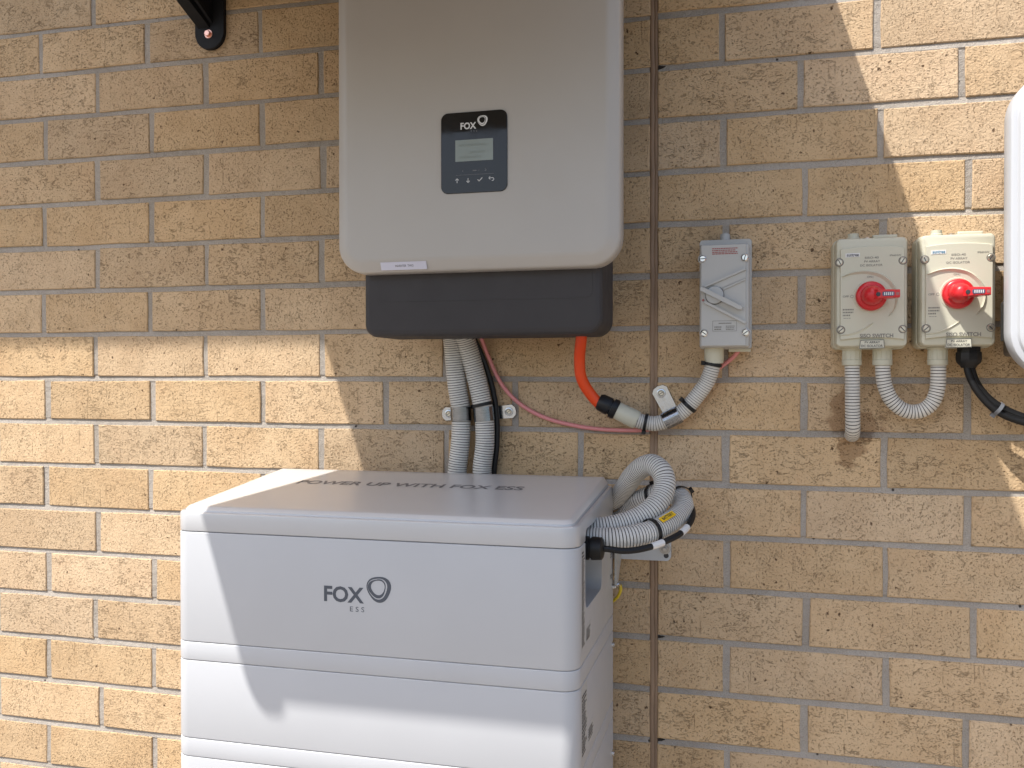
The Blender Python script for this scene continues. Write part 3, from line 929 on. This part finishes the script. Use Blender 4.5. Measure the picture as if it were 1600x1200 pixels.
# ------------------------------------------------------------------ conduits between inverter and battery
GC = 'corrugated conduits running from inverter to battery'
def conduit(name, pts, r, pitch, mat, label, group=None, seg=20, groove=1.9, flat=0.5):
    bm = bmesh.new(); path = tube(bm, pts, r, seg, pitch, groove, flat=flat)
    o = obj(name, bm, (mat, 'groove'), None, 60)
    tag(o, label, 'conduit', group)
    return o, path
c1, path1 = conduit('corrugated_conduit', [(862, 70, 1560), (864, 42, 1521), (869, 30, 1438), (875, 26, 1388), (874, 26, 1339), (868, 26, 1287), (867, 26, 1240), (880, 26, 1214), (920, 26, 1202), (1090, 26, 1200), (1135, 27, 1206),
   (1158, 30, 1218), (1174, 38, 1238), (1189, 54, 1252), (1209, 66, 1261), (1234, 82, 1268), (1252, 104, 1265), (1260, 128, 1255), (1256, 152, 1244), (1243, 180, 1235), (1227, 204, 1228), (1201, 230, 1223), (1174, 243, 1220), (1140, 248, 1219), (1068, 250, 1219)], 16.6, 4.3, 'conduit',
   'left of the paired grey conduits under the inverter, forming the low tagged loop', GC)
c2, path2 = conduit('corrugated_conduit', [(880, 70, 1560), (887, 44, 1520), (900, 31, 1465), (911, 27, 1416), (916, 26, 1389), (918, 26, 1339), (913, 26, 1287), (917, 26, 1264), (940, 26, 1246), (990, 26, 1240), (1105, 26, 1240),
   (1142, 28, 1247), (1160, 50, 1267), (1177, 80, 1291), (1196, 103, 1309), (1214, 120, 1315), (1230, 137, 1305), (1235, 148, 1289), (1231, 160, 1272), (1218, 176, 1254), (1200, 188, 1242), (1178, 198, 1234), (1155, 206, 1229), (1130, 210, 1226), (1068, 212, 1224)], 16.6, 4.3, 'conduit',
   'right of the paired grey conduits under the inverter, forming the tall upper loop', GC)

def tie_on(path, s, r, mat, label, head=0.0, w=4.4, group='black cable ties round the conduits and cables', frac=True):
    dense, acc = path
    p, t = sample(dense, acc, s * acc[-1] if frac else s)
    u = t.orthogonal().normalized(); v = t.cross(u)
    bm = bmesh.new()
    n = 26
    loops = []
    for k in range(n + 1):
        a = 2 * math.pi * k / n
        e_ = u * math.cos(a) + v * math.sin(a)
        loops.append([P3(*(p + e_ * (r + q) + t * s2)) for q, s2 in ((0.1, -w / 2), (1.5, -w / 2), (1.5, w / 2), (0.1, w / 2))])
    loft(bm, loops)
    a = head
    e_ = u * math.cos(a) + v * math.sin(a); f_ = t.cross(e_)
    c = p + e_ * (r + 3.0)
    loft(bm, [[P3(*(c + e_ * y + f_ * x * 3.6 + t * z_ * 3.4)) for x, z_ in ((-1, -1), (1, -1), (1, 1), (-1, 1))] for y in (-2.6, 2.6)])
    o = obj('cable_tie', bm, mat)
    return tag(o, label, 'cable tie', group)
def near(path, pt):
    dense, acc = path
    v = Vector(pt); i = min(range(len(dense)), key=lambda j: (dense[j] - v).length)
    return acc[i] / acc[-1]

# black comms cable beside the right conduit
bm = bmesh.new()
tube(bm, [(890, 60, 1560), (900, 34, 1519), (918, 22, 1471), (930, 17, 1427), (936, 15, 1383), (936, 15, 1330), (931, 14, 1290), (928, 14, 1240), (928, 14, 1100)], 4.6, 10)
cab = obj('black_cable', bm, 'cable_black'); tag(cab, 'black cable hugging the right side of the paired conduits', 'cable')
# looped black cable out of the gland
bm = bmesh.new()
pathL = tube(bm, [(1150, 274, 1211), (1167, 274, 1211), (1187, 267, 1208), (1204, 257, 1208), (1225, 240, 1211), (1246, 218, 1217), (1264, 192, 1225), (1274, 164, 1236), (1276, 140, 1246), (1270, 112, 1254), (1256, 84, 1258), (1236, 60, 1256)], 4.6, 10)
cab = obj('black_cable', bm, 'cable_black'); tag(cab, 'black looped cable leaving the gland in the battery side', 'cable')
for s0, s1 in ((near(pathL, (1229, 236, 1212)) - .02, near(pathL, (1229, 236, 1212)) + .05), (near(pathL, (1266, 189, 1226)) - .02, near(pathL, (1266, 189, 1226)) + .045)):
    bm = bmesh.new()
    q = [sample(pathL[0], pathL[1], (s0 + (s1 - s0) * k / 4) * pathL[1][-1])[0] for k in range(5)]
    tube(bm, [tuple(v) for v in q], 5.1, 10)
    obj('white_marker', bm, 'paper', cab)

tie_on(path2, near(path2, (914, 27, 1402)), 17.2, 'black', 'black cable tie round the right conduit just above its saddle', 0.4, 5)
tie_on(path1, near(path1, (1209, 66, 1261)), 17.2, 'black', 'black cable tie on the back run of the low loop, seen through the upper loop', 1.2, 5)
tie_on(path1, near(path1, (1222, 210, 1227)), 18.2, 'black', 'black cable tie on the front of the low conduit loop beside the yellow tag', 3.6, 5.5)
tie_on(path1, near(path1, (1254, 108, 1263)), 18.4, 'black', 'thin black cable tie at the far right top of the low conduit loop', 0.2, 3.6)

# yellow tag on the lower loop
p, t = sample(path1[0], path1[1], near(path1, (1237, 189, 1232)) * path1[1][-1])
cdir = (Vector((1365.4, 1553.2, 1450)) - p)
nrm = (cdir - t * cdir.dot(t)).normalized()
nrm = (nrm + Vector((-0.15, 0, 0.75))).normalized(); nrm = (nrm - t * nrm.dot(t)).normalized()
ux = -t if t.x < 0 else t
vy = nrm.cross(ux); 
if vy.z < 0: vy = -vy
bm = bmesh.new()
org = p + nrm * 18.6
loft(bm, [[P3(*(org + ux * a + vy * b + nrm * h)) for a, b in ((-15, -4.4), (15, -4.4), (15, 4.4), (-15, 4.4))] for h in (-1.2, 0.9)])
yt = obj('marker_tag', bm, 'yellow_tag', None, None); tag(yt, 'yellow marker tag lettered BATTERY on the low conduit loop', 'tag')
def tagp(u, v, h):
    q = org + ux * u + vy * v + nrm * (1.0 + h); return (q.x, q.y, q.z)
lettering('lettering', 'BATTERY', 'ink_black', yt, tagp, (-12.5, 12.5, -2.7, 2.7), bold=0.02, h=0.2)

# saddles
GS = 'galvanised conduit saddles screwed to the bricks'
def saddle(path, s, r, side_dir, label, tablen=30, wid=24, sdepth=None):
    """half saddle: band over the conduit, one flat tab with an eye"""
    dense, acc = path
    p, t = sample(dense, acc, s * acc[-1])
    t = Vector((t.x, 0, t.z)).normalized()
    n = Vector((0, 1, 0)); sd = Vector((-t.z, 0, t.x))
    if sd.dot(Vector(side_dir)) < 0: sd = -sd
    root = thing('conduit_saddle', label, 'saddle', p.x, 0, p.z, GS)
    bm = bmesh.new()
    loops = []
    prof = []
    for k in range(19):
        a = R(200 - 230 * k / 18)
        prof.append(p + sd * (math.cos(R(180) - a) * (r + .8)) * 1 + n * (math.sin(a) * (r + .8)))
    foot = p.copy(); foot.y = 1.2
    prof.insert(0, foot + sd * (r + 1.2) + n * 1.6)
    m = len(prof)
    for q, w in ((0.0, -wid / 2), (0.0, wid / 2)):
        pass
    va = []
    for pr in prof:
        row = [bm.verts.new(P3(*(pr + t * w))) for w in (-wid / 2, -wid / 6, wid / 6, wid / 2)]
        va.append(row)
    for a_, b_ in zip(va, va[1:]):
        for i in range(3): bm.faces.new((a_[i], a_[i + 1], b_[i + 1], b_[i]))
    bmesh.ops.solidify(bm, geom=bm.faces[:], thickness=0.0009)
    obj('band', bm, 'galv', root, 40)
    bm = bmesh.new()
    c = p.copy(); c.y = 0
    a0, a1 = r + 1.0, r + tablen
    outline = []
    for (a, b) in ((a0, -wid / 2 + 1), (a1 - 7, -wid / 2), (a1 - 1.5, -wid / 2 + 5), (a1, 0), (a1 - 1.5, wid / 2 - 5), (a1 - 7, wid / 2), (a0, wid / 2 - 1)):
        v = c + sd * a + t * b
        outline.append((v.x, v.z))
    prism(bm, outline, 0.8, 2.8, .4)
    obj('tab', bm, 'galv', root, 30)
    v = c + sd * (a1 - 13)
    bm = bmesh.new()
    N = 28
    loops = []
    for rr_, d_ in ((7.6, 2.7), (7.0, 4.0), (5.6, 4.2), (4.8, 3.2)):
        loops.append([P3(v.x + rr_ * math.cos(2 * math.pi * k / N), d_, v.z + rr_ * math.sin(2 * math.pi * k / N)) for k in range(N)])
    loft(bm, loops, False, False)
    v2 = c + sd * (a0 + 1)
    for sgn in (-1, 1):
        q1 = v - sd * 6.3 + t * 3.0 * sgn; q2 = v2 + t * 3.4 * sgn
        bar(bm, (q1.x, q1.z), (q2.x, q2.z), 1.6, 2.6, 3.9, .4)
    obj('eye_ridge', bm, 'galv', root, 40)
    screw('fixing_screw', v.x, v.z, 4.6, 2.6, 4.6, 'brass', root, .6, 14)
    return root
saddle(path1, near(path1, (875, 26, 1387)), 17.2, (-1, 0, 0), 'galvanised saddle on the left of the paired conduits, its eye to the left', 26)
saddle(path2, near(path2, (916, 26, 1387)), 17.2, (1, 0, 0), 'galvanised saddle on the right of the paired conduits, its eye to the right', 34)

# ------------------------------------------------------------------ pink cable
bm = bmesh.new()
tube(bm, [(908, 60, 1560), (913, 34, 1519), (923, 18, 1482), (943, 10, 1438), (974, 8, 1405), (1018, 7, 1381), (1074, 7, 1367), (1117, 8, 1362), (1160, 10, 1361), (1185, 14, 1362), (1213, 12, 1367), (1240, 8, 1378), (1270, 8, 1405), (1292, 8, 1440), (1307, 9, 1462), (1320, 11, 1472), (1334, 16, 1484), (1346, 22, 1500)], 3.5, 10)
pk = obj('pink_cable', bm, 'pink'); tag(pk, 'thin pink cable drooping from the inverter to the grey isolator', 'cable')

# ------------------------------------------------------------------ orange cable and conduit to the grey isolator
bm = bmesh.new()
tube(bm, [(1098, 98, 1550), (1097, 88, 1516), (1090, 66, 1480), (1091, 56, 1449), (1103, 46, 1424), (1121, 40, 1404), (1140, 36, 1396)], 9.2, 16)
oc = obj('orange_cable', bm, 'orange'); tag(oc, 'thick orange cable curving out from under the inverter', 'cable')
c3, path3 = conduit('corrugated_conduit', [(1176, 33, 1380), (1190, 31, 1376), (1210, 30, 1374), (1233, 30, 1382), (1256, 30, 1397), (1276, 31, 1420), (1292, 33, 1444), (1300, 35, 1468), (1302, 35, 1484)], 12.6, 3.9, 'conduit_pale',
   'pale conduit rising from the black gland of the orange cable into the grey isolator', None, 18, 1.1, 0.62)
bm = bmesh.new()
A = Vector((1119, 39, 1409)); B = Vector((1187, 31.5, 1375))
lathe(bm, tuple(A), tuple(B), [(-3, 9.5), (-3, 12), (2, 14.6), (15, 15.2), (18, 15.0), (18.3, 13.2), (21, 13.2), (21.3, 16.6), (28, 16.9), (31, 15.5)], 12)
obj('gland', bm, 'black', c3, 30)
bm = bmesh.new()
lathe(bm, tuple(A), tuple(B), [(29, 13.5), (31, 14.6), (48, 14.9), (50, 15.4), (66, 15.2), (68, 14.4)], 24)
obj('coupler', bm, 'cream', c3, 30)
tie_on(path3, near(path3, (1193, 31, 1376)), 13.4, 'black', 'black cable tie pinching the pink cable to the pale conduit near its coupler', 3.9, 5)
tie_on(path3, near(path3, (1262, 30, 1403)), 12.8, 'black', 'black cable tie on the bend of the pale conduit right of its saddle', 2.4, 6)
tie_on(path3, near(path3, (1300, 35, 1470)), 13.2, 'black', 'black cable tie holding the pink cable just under the grey isolator', 2.0, 5)
saddle(path3, near(path3, (1235, 30, 1384)), 13.4, (-.5, 0, 1), 'galvanised saddle on the pale conduit right of the brown joint, tab pointing up', 44, 27)

# ------------------------------------------------------------------ grey AC isolator
ac = thing('ac_isolator', 'grey weatherproof isolator switch with a slanted lever, right of the brown wall joint', 'switch', 1320, 0, 1495)
bm = bmesh.new(); slab(bm, 1280, 1361, 1494.5, 1668, 5, [(0.5, 0), (40, 0), (42, .6)], 4); obj('base', bm, 'ac_grey', ac)
bm = bmesh.new(); slab(bm, 1281.5, 1357.5, 1496, 1657, 3.5, [(42, 0), (66, 0), (70, .6), (72, 2.2), (72.5, 4)], 4)
acc_ = obj('cover', bm, 'ac_grey', ac, 25)
bm = bmesh.new(); slab(bm, 1284, 1352.5, 1498, 1655.5, 2, [(72, 0), (74.5, .3), (75, .8)], 3); obj('face_plate', bm, 'ac_grey', ac, 30)
def ridge(a, b, w, d1): 
    bm = bmesh.new(); bar(bm, a, b, w, 74.5, d1, .8); return bm
for a, b, w, d1 in (((1289, 1590), (1352, 1616.5), 3.2, 80), ((1318, 1586), (1352, 1601), 2.6, 78), ((1289, 1567), (1352.5, 1533), 4.0, 80)):
    obj('guard_ridge', ridge(a, b, w, d1), 'ac_grey', ac, 30)
bm = bmesh.new(); prism(bm, [(1316, 1588), (1352, 1603), (1352, 1614.5), (1300, 1593.2)], 74.8, 76.2); obj('raised_panel', bm, 'ac_grey', ac, 30)
bm = bmesh.new(); disc(bm, 1305, 1577, 14.6, 74.6, 75.4, .3, 32); obj('knob_gap', bm, 'ink_black', ac)
bm = bmesh.new(); disc(bm, 1305, 1577, 13.8, 75, 81, 1.2, 32); kb = obj('knob', bm, 'ac_knob', ac)
bm = bmesh.new()
pts = [(1283, 1584.0), (1284, 1589.5), (1290, 1588.0), (1346, 1558.5), (1348, 1555.5), (1346, 1553.0), (1341, 1553.6)]
prism(bm, pts, 79, 88, 0.8); obj('lever', bm, 'ac_grey', kb, 30)
bm = bmesh.new(); disc(bm, 1287.5, 1569.5, 2.0, 75, 76, .2, 12); obj('red_spot', bm, 'ink_red', ac)
for x, z, a in ((1286.5, 1634, .05), (1350.5, 1634, 1.3), (1289, 1518, -.6), (1352, 1518.5, .6)):
    bm = bmesh.new(); disc(bm, x, z, 7.4, 70, 74.8, 1, 24); obj('screw_boss', bm, 'ac_grey', ac)
    screw('cover_screw', x, z, 5.6, 74, 78, 'chrome', ac, a)
bm = bmesh.new(); dashes(bm, front(75), 1301, 1341, (1648.5,), 1.6, 21, 1.5, 4, .5, .35); dashes(bm, front(75), 1301, 1341, (1645.6, 1642.8, 1640.2), 1.6, 22, 1.5, 5, .6, .35)
obj('small_print', bm, 'ink_red', ac, None)
bm = bmesh.new()
for a, b in (((1302, 1521), (1338, 1521)), ((1302, 1537), (1338, 1537)), ((1302, 1521), (1302, 1537)), ((1338, 1521), (1338, 1537))): seg(bm, a, b, .5, 75.1)
dashes(bm, front(75), 1311, 1331, (1532.5,), 1.3, 3, 8, 12, .3, .35); dashes(bm, front(75), 1304.5, 1316, (1526.5, 1523), 1.8, 4, 1.4, 3, .5, .35); dashes(bm, front(75), 1322, 1336, (1528, 1525.4, 1522.8), 1.2, 9, 1.4, 4, .5, .35)
obj('rating_print', bm, 'ink_grey', ac, None)
bm = bmesh.new(); lathe(bm, (1302.5, 35, 1497), (1302.5, 35, 1440), [(0, 15.6), (18, 15.2), (19, 14.8), (25.5, 14.6)], 28); obj('conduit_adapter', bm, 'cream', ac)
bm = bmesh.new(); box(bm, 1325, 1359, 12, 34, 1490, 1495, 1); obj('drain_block', bm, 'cream', ac)
bm = bmesh.new(); lathe(bm, (1319, 18, 1666), (1319, 18, 1700), [(0, 8), (11, 8), (14, 7)], 16); obj('entry_plug', bm, 'ac_grey', ac)

# ------------------------------------------------------------------ DC isolators
GI = 'cream DC isolators with red rotary handles'
dc = thing('dc_isolator', 'left cream isolator with red rotary handle, fully in shade', 'switch', 1534, 0, 1492, GI)
bm = bmesh.new()
slab(bm, 1482, 1587, 1492, 1661, 9, [(0.5, 0), (38, 0), (40, .8)], 6); obj('base', bm, 'cream', dc)
bm = bmesh.new()
rows = []
xs0, xs1 = 1483.5, 1585.5
prof = [(40, 0), (62, 0), (68, .8), (71, 2.4), (72, 5)]
slab(bm, xs0, xs1, 1494, 1659, 8, prof, 6); cv = obj('cover', bm, 'cream', dc, 25)
# raised face plate with arched top and bottom edges
def arc_edge(z, sag, n=12): return [(1490 + (1580 - 1490) * k / n, z + sag * (1 - (2 * k / n - 1) ** 2)) for k in range(n + 1)]
bot = arc_edge(1505.0, 3.4); top = arc_edge(1641.5, 3.6)
pts = bot + top[::-1]
bm = bmesh.new(); prism(bm, pts, 71.5, 76, 1.0); obj('face_plate', bm, 'cream', cv, 25)
# swirl ridge round the handle
def swirl(bm, keys, h, d0=75.8):
    dense, acc = smooth_path([(x, 0, z) for x, z, w in keys])
    n = 30; va = []
    wid = [w for _, _, w in keys]
    for k in range(n + 1):
        f_ = k / n
        p_, t_ = sample(dense, acc, f_ * acc[-1])
        i = min(int(f_ * (len(wid) - 1)), len(wid) - 2); g_ = f_ * (len(wid) - 1) - i
        w = wid[i] * (1 - g_) + wid[i + 1] * g_
        nn = Vector((-t_.z, 0, t_.x))
        va.append([bm.verts.new(P3(*(p_ + nn * w * a + Vector((0, d0 + h * b, 0))))) for a, b in ((-1, 0), (0.35, 1), (1, 0))])
    for a_, b_ in zip(va, va[1:]):
        for i in range(2): bm.faces.new((a_[i], a_[i + 1], b_[i + 1], b_[i]))
bm = bmesh.new(); swirl(bm, [(1492, 1600, .3), (1508, 1605, 2.2), (1528, 1606, 3.2), (1548, 1600, 3.6), (1562, 1587, 3.6), (1569, 1570, 2.8), (1566, 1552, 1.6), (1558, 1540, .4)], 3.2); obj('swirl_rib', bm, 'cream', cv, 40)
bm = bmesh.new(); swirl(bm, [(1491, 1512, .4), (1506, 1514, 2.2), (1520, 1519, 2.6), (1536, 1530, .4)], 1.8); obj('swirl_rib', bm, 'cream', cv, 40)
bm = bmesh.new(); disc(bm, 1533, 1570, 24.5, 75.5, 77.2, .6, 36); obj('handle_collar', bm, 'cream', cv)
bm = bmesh.new(); lathe(bm, (1533, 77, 1570), (1533, 130, 1570), [(0, 21.8), (7, 21.8), (9.5, 20.8), (11, 18.5), (11.4, 15.8), (20, 14.6), (28, 12.2), (33, 9.0), (35.5, 5)], 36)
hd = obj('rotary_knob', bm, 'red', dc, 40)
bm = bmesh.new()
n = 8
sec = [(1518, 92, 7.5), (1530, 108, 7.2), (1538, 118, 6.8), (1548, 121, 6.2), (1567.5, 121, 5.6)]
loops = []
for x, dtop, hw in sec:
    d0 = 86 if x < 1550 else 104
    loops.append([P3(x, d0, 1570 - hw), P3(x, d0, 1570 + hw), P3(x, dtop - 1.2, 1570 + hw), P3(x, dtop, 1570 + hw - 1.2), P3(x, dtop, 1570 - hw + 1.2), P3(x, dtop - 1.2, 1570 - hw)])
loft(bm, loops); obj('handle_bar', bm, 'red', hd, 30)
bm = bmesh.new(); prism(bm, rr(1543.5, 1560, 1566.6, 1572.8, 2.2, 4), 120.5, 121.5); si = obj('slot_insert', bm, 'slot_blue', hd)
bm = bmesh.new()
for i in range(5): box(bm, 1546 + i * 2.7, 1547.3 + i * 2.7, 121.3, 121.8, 1567.6, 1571.8)
obj('indicator_bars', bm, 'paper', hd, None)
bm = bmesh.new(); disc(bm, 1538.5, 1569.5, 3.1, 117.2, 119.2, .2, 16); obj('lock_hole', bm, 'ink_black', hd)
bm = bmesh.new(); box(bm, 1562, 1566.3, 121, 121.4, 1567.6, 1571.6); obj('end_recess', bm, 'ink_red', hd, None)
for x, z, a in ((1488.8, 1622, 2.0), (1577.5, 1622, 1.0), (1491, 1520.5, .7), (1577.5, 1520.5, 2.3)):
    bm = bmesh.new(); disc(bm, x, z, 6.4, 72, 76.3, .5, 24); obj('screw_recess', bm, 'ink_grey', cv)
    screw('cover_screw', x, z, 5.3, 76, 77.2, 'brass', cv, a)
F76 = front(76.0)
lettering('lettering', 'SISO SWITCH', 'ink_grey', cv, F76, (1517.5, 1564.5, 1508.2, 1514.2), bold=0.03)
lettering('lettering', 'SISO-40', 'ink_grey', cv, F76, (1524.5, 1544, 1626.2, 1629.4), bold=0.012)
lettering('lettering', 'PV ARRAY', 'ink_grey', cv, F76, (1523.5, 1546, 1620.6, 1623.8), bold=0.012)
lettering('lettering', 'DC ISOLATOR', 'ink_grey', cv, F76, (1518, 1549.5, 1614.8, 1618.0), bold=0.012)
lettering('lettering', 'IP66NW', 'ink_grey', cv, F76, (1559.5, 1575, 1628.8, 1631.6), bold=0.012)
lettering('lettering', 'ON', 'ink_grey', cv, F76, (1527.5, 1534.5, 1597.6, 1600.6), bold=0.012)
lettering('lettering', 'OFF', 'ink_grey', cv, F76, (1493.5, 1502, 1569.0, 1572.0), bold=0.012)
bm = bmesh.new(); seg(bm, (1536, 1600.2), (1536, 1596.8), .6, 75.9); 
for k in range(10):
    a0, a1 = R(36 * k), R(36 * k + 36); seg(bm, (1506.5 + 2.1 * math.cos(a0), 1570.4 + 2.1 * math.sin(a0)), (1506.5 + 2.1 * math.cos(a1), 1570.4 + 2.1 * math.sin(a1)), .6, 75.9)
for i, (z, w) in enumerate(((1549.6, 17), (1545.4, 15.5), (1541.0, 11.5))): dashes(bm, front(75.8), 1493.5, 1493.5 + w, (z,), 2.2, 40 + i, 1.2, 2.2, .6, .35)
dashes(bm, front(75.8), 1494.5, 1505, (1537.4,), .8, 45, 2, 5, .8, .35)
obj('small_print', bm, 'ink_grey', cv, None)
bm = bmesh.new(); prism(bm, [(1497, 1629), (1517.5, 1629.6), (1517.5, 1635.4), (1497, 1635)], 75.9, 76.5)
bs = obj('brand_sticker', bm, 'paper', cv, None)
lettering('brand_lettering', 'suntree', 'ink_dark', bs, front(76.5), (1499, 1516, 1630.2, 1634.4), bold=0.02)
bm = bmesh.new(); prism(bm, [(1516.6, 1491.6), (1552.4, 1492.4), (1551.8, 1505.4), (1518.2, 1504.9)], 71.5, 76.6)
lb = obj('label_sticker', bm, 'paper_cream', cv, None)
bm = bmesh.new()
for a, b in (((1517.2, 1492.2), (1551.9, 1492.9)), ((1518.7, 1504.4), (1551.3, 1504.9)), ((1517.2, 1492.2), (1518.7, 1504.4)), ((1551.9, 1492.9), (1551.3, 1504.9))): seg(bm, a, b, .7, 76.6)
obj('label_border', bm, 'ink_black', lb, None)
lettering('lettering', 'PV ARRAY', 'ink_black', lb, front(76.7), (1524.5, 1546, 1499.8, 1503.0), bold=0.01)
lettering('lettering', 'DC ISOLATOR', 'ink_black', lb, front(76.7), (1519.6, 1549.8, 1494.2, 1497.8), bold=0.01)
bm = bmesh.new()
lathe(bm, (1513, 26, 1659), (1513, 26, 1700), [(0, 9.5), (6, 9.5), (7, 8.2), (12, 8.2)], 18)
obj('entry_plug', bm, 'cream', dc)
bm = bmesh.new(); box(bm, 1540, 1575, 14, 40, 1658, 1666.5, 1.5); obj('mounting_lug', bm, 'cream', dc)
bm = bmesh.new(); lathe(bm, (1533, 30, 1660), (1533, 30, 1690), [(0, 6.5), (3, 6.5), (5.5, 4)], 14); obj('top_screw', bm, 'chrome', dc)

def adapter(root, x, d=38):
    bm = bmesh.new()
    lathe(bm, (x, d, 1494), (x, d, 1440), [(0, 14.8), (3.5, 14.8), (4, 13.6), (18, 13.6), (18.6, 14.6), (26, 14.4), (26.8, 13)], 28)
    ad_ = obj('conduit_adapter', bm, 'cream', root)
    bm = bmesh.new()
    for k in range(14):
        a = 2 * math.pi * k / 14
        lathe(bm, (x + 13.4 * math.cos(a), d + 13.4 * math.sin(a), 1489), (x + 13.4 * math.cos(a), d + 13.4 * math.sin(a), 1470), [(0, .8), (13, .8)], 6)
    obj('grip_ribs', bm, 'cream', ad_)
# second isolator: copy of the first with all its parts
def copy_tree(o, parent=None):
    c = o.copy(); COL.objects.link(c)
    if parent is not None: c.parent = parent
    for ch in [k for k in bpy.data.objects if k.parent == o]: copy_tree(ch, c)
    return c
dc2 = copy_tree(dc)
dc2.location = dc.location + Vector((0.1190, 0, 0.0005))
dc2['label'] = 'right cream isolator with red rotary handle, half lit by sun, black gland below'
ROOTLOC[dc2.name] = dc2.location.copy()
for o in list(bpy.data.objects):
    if o.name.startswith('brand_lettering') and root_of(o) == dc2:
        o.data = o.data.copy(); o.data.materials.clear(); o.data.materials.append(M['blue_ink'])
adapter(dc, 1510); adapter(dc, 1554)
adapter(dc2, 1632)
bm = bmesh.new()
lathe(bm, (1674, 42, 1494), (1674, 42, 1440), [(0, 16.5), (7, 16.5), (7.6, 18.2), (18, 18.6), (23, 17.2), (27.5, 12.5), (31, 10.5)], 10)
obj('cable_gland', bm, 'black', dc2, 30)

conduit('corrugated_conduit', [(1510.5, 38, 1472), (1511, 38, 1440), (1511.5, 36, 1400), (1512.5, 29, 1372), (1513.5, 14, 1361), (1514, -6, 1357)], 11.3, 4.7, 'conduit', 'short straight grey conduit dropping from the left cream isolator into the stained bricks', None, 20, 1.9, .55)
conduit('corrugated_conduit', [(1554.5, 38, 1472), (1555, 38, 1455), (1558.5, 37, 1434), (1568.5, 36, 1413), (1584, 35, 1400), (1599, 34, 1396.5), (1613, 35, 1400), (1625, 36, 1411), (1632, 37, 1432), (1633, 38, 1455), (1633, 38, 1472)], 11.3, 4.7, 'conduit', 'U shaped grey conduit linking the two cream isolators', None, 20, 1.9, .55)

# black pair of cables to the right
GB = 'pair of black cables leaving the right cream isolator'
for k, (ox, od, oz) in enumerate(((-2.8, 3, -3.2), (3.2, -1, 2.6))):
    bm = bmesh.new()
    pathC = tube(bm, [(1674 + ox, 42 + od, 1480), (1675 + ox, 43 + od, 1460), (1683 + ox, 45 + od, 1437), (1698 + ox, 46 + od, 1416 + oz * .4), (1716 + ox, 46 + od, 1401 + oz), (1748 + ox, 46 + od, 1387 + oz), (1790 + ox, 50 + od, 1380 + oz), (1830 + ox, 60 + od, 1400 + oz), (1845 + ox, 80 + od, 1470)], 5.6, 12)
    cb_ = obj('black_cable', bm, 'cable_black'); tag(cb_, ('lower' if k == 0 else 'upper') + ' of the two black cables curving from the gland under the right cream isolator', 'cable', GB)
    if k == 0: pc0 = pathC
tie_c, _t = sample(pc0[0], pc0[1], near(pc0, (1713, 49, 1400)) * pc0[1][-1])
mid = [(Vector(p_) + Vector((3, -2, 2.9))) for p_ in pc0[0]]
tie_on((mid, pc0[1]), near((mid, pc0[1]), (1713, 47, 1403)), 9.0, 'tie_grey', 'grey cable tie binding the two black cables below the right cream isolator', 3.5, 5, None)

# ------------------------------------------------------------------ white unit at the right edge
wu = thing('white_inverter', 'bright white rounded wall unit cut off by the right edge of the photo', 'inverter', 1890, 0, 1455)
bm = bmesh.new(); slab(bm, 1729, 2080, 1480, 1772, 6, [(8, 0), (168, 0)]); obj('rear_body', bm, 'body_grey', wu)
bm = bmesh.new(); slab(bm, 1693.5, 2120, 1448, 1856, 62, [(158, 1), (160, 0), (188, 0), (191, 1.4), (192.2, 4), (192.6, 8.5), (198, 10.5), (200.5, 15), (201.2, 26)], 14); obj('front_cover', bm, 'cover_white', wu, 30)
bm = bmesh.new()
prism(bm, [(1699, 1500), (1712, 1496), (1720, 1496), (1720, 1562), (1708, 1562), (1699, 1552)], 120, 160, 1); obj('side_connector', bm, 'black', wu)

for o in list(bpy.data.objects):
    if o.name.split('.')[0] in ('small_print', 'rating_print', 'lcd_segments', 'grip_ribs', 'indicator_bars', 'indicator_marks', 'button_icons'):
        o['kind'] = 'stuff'
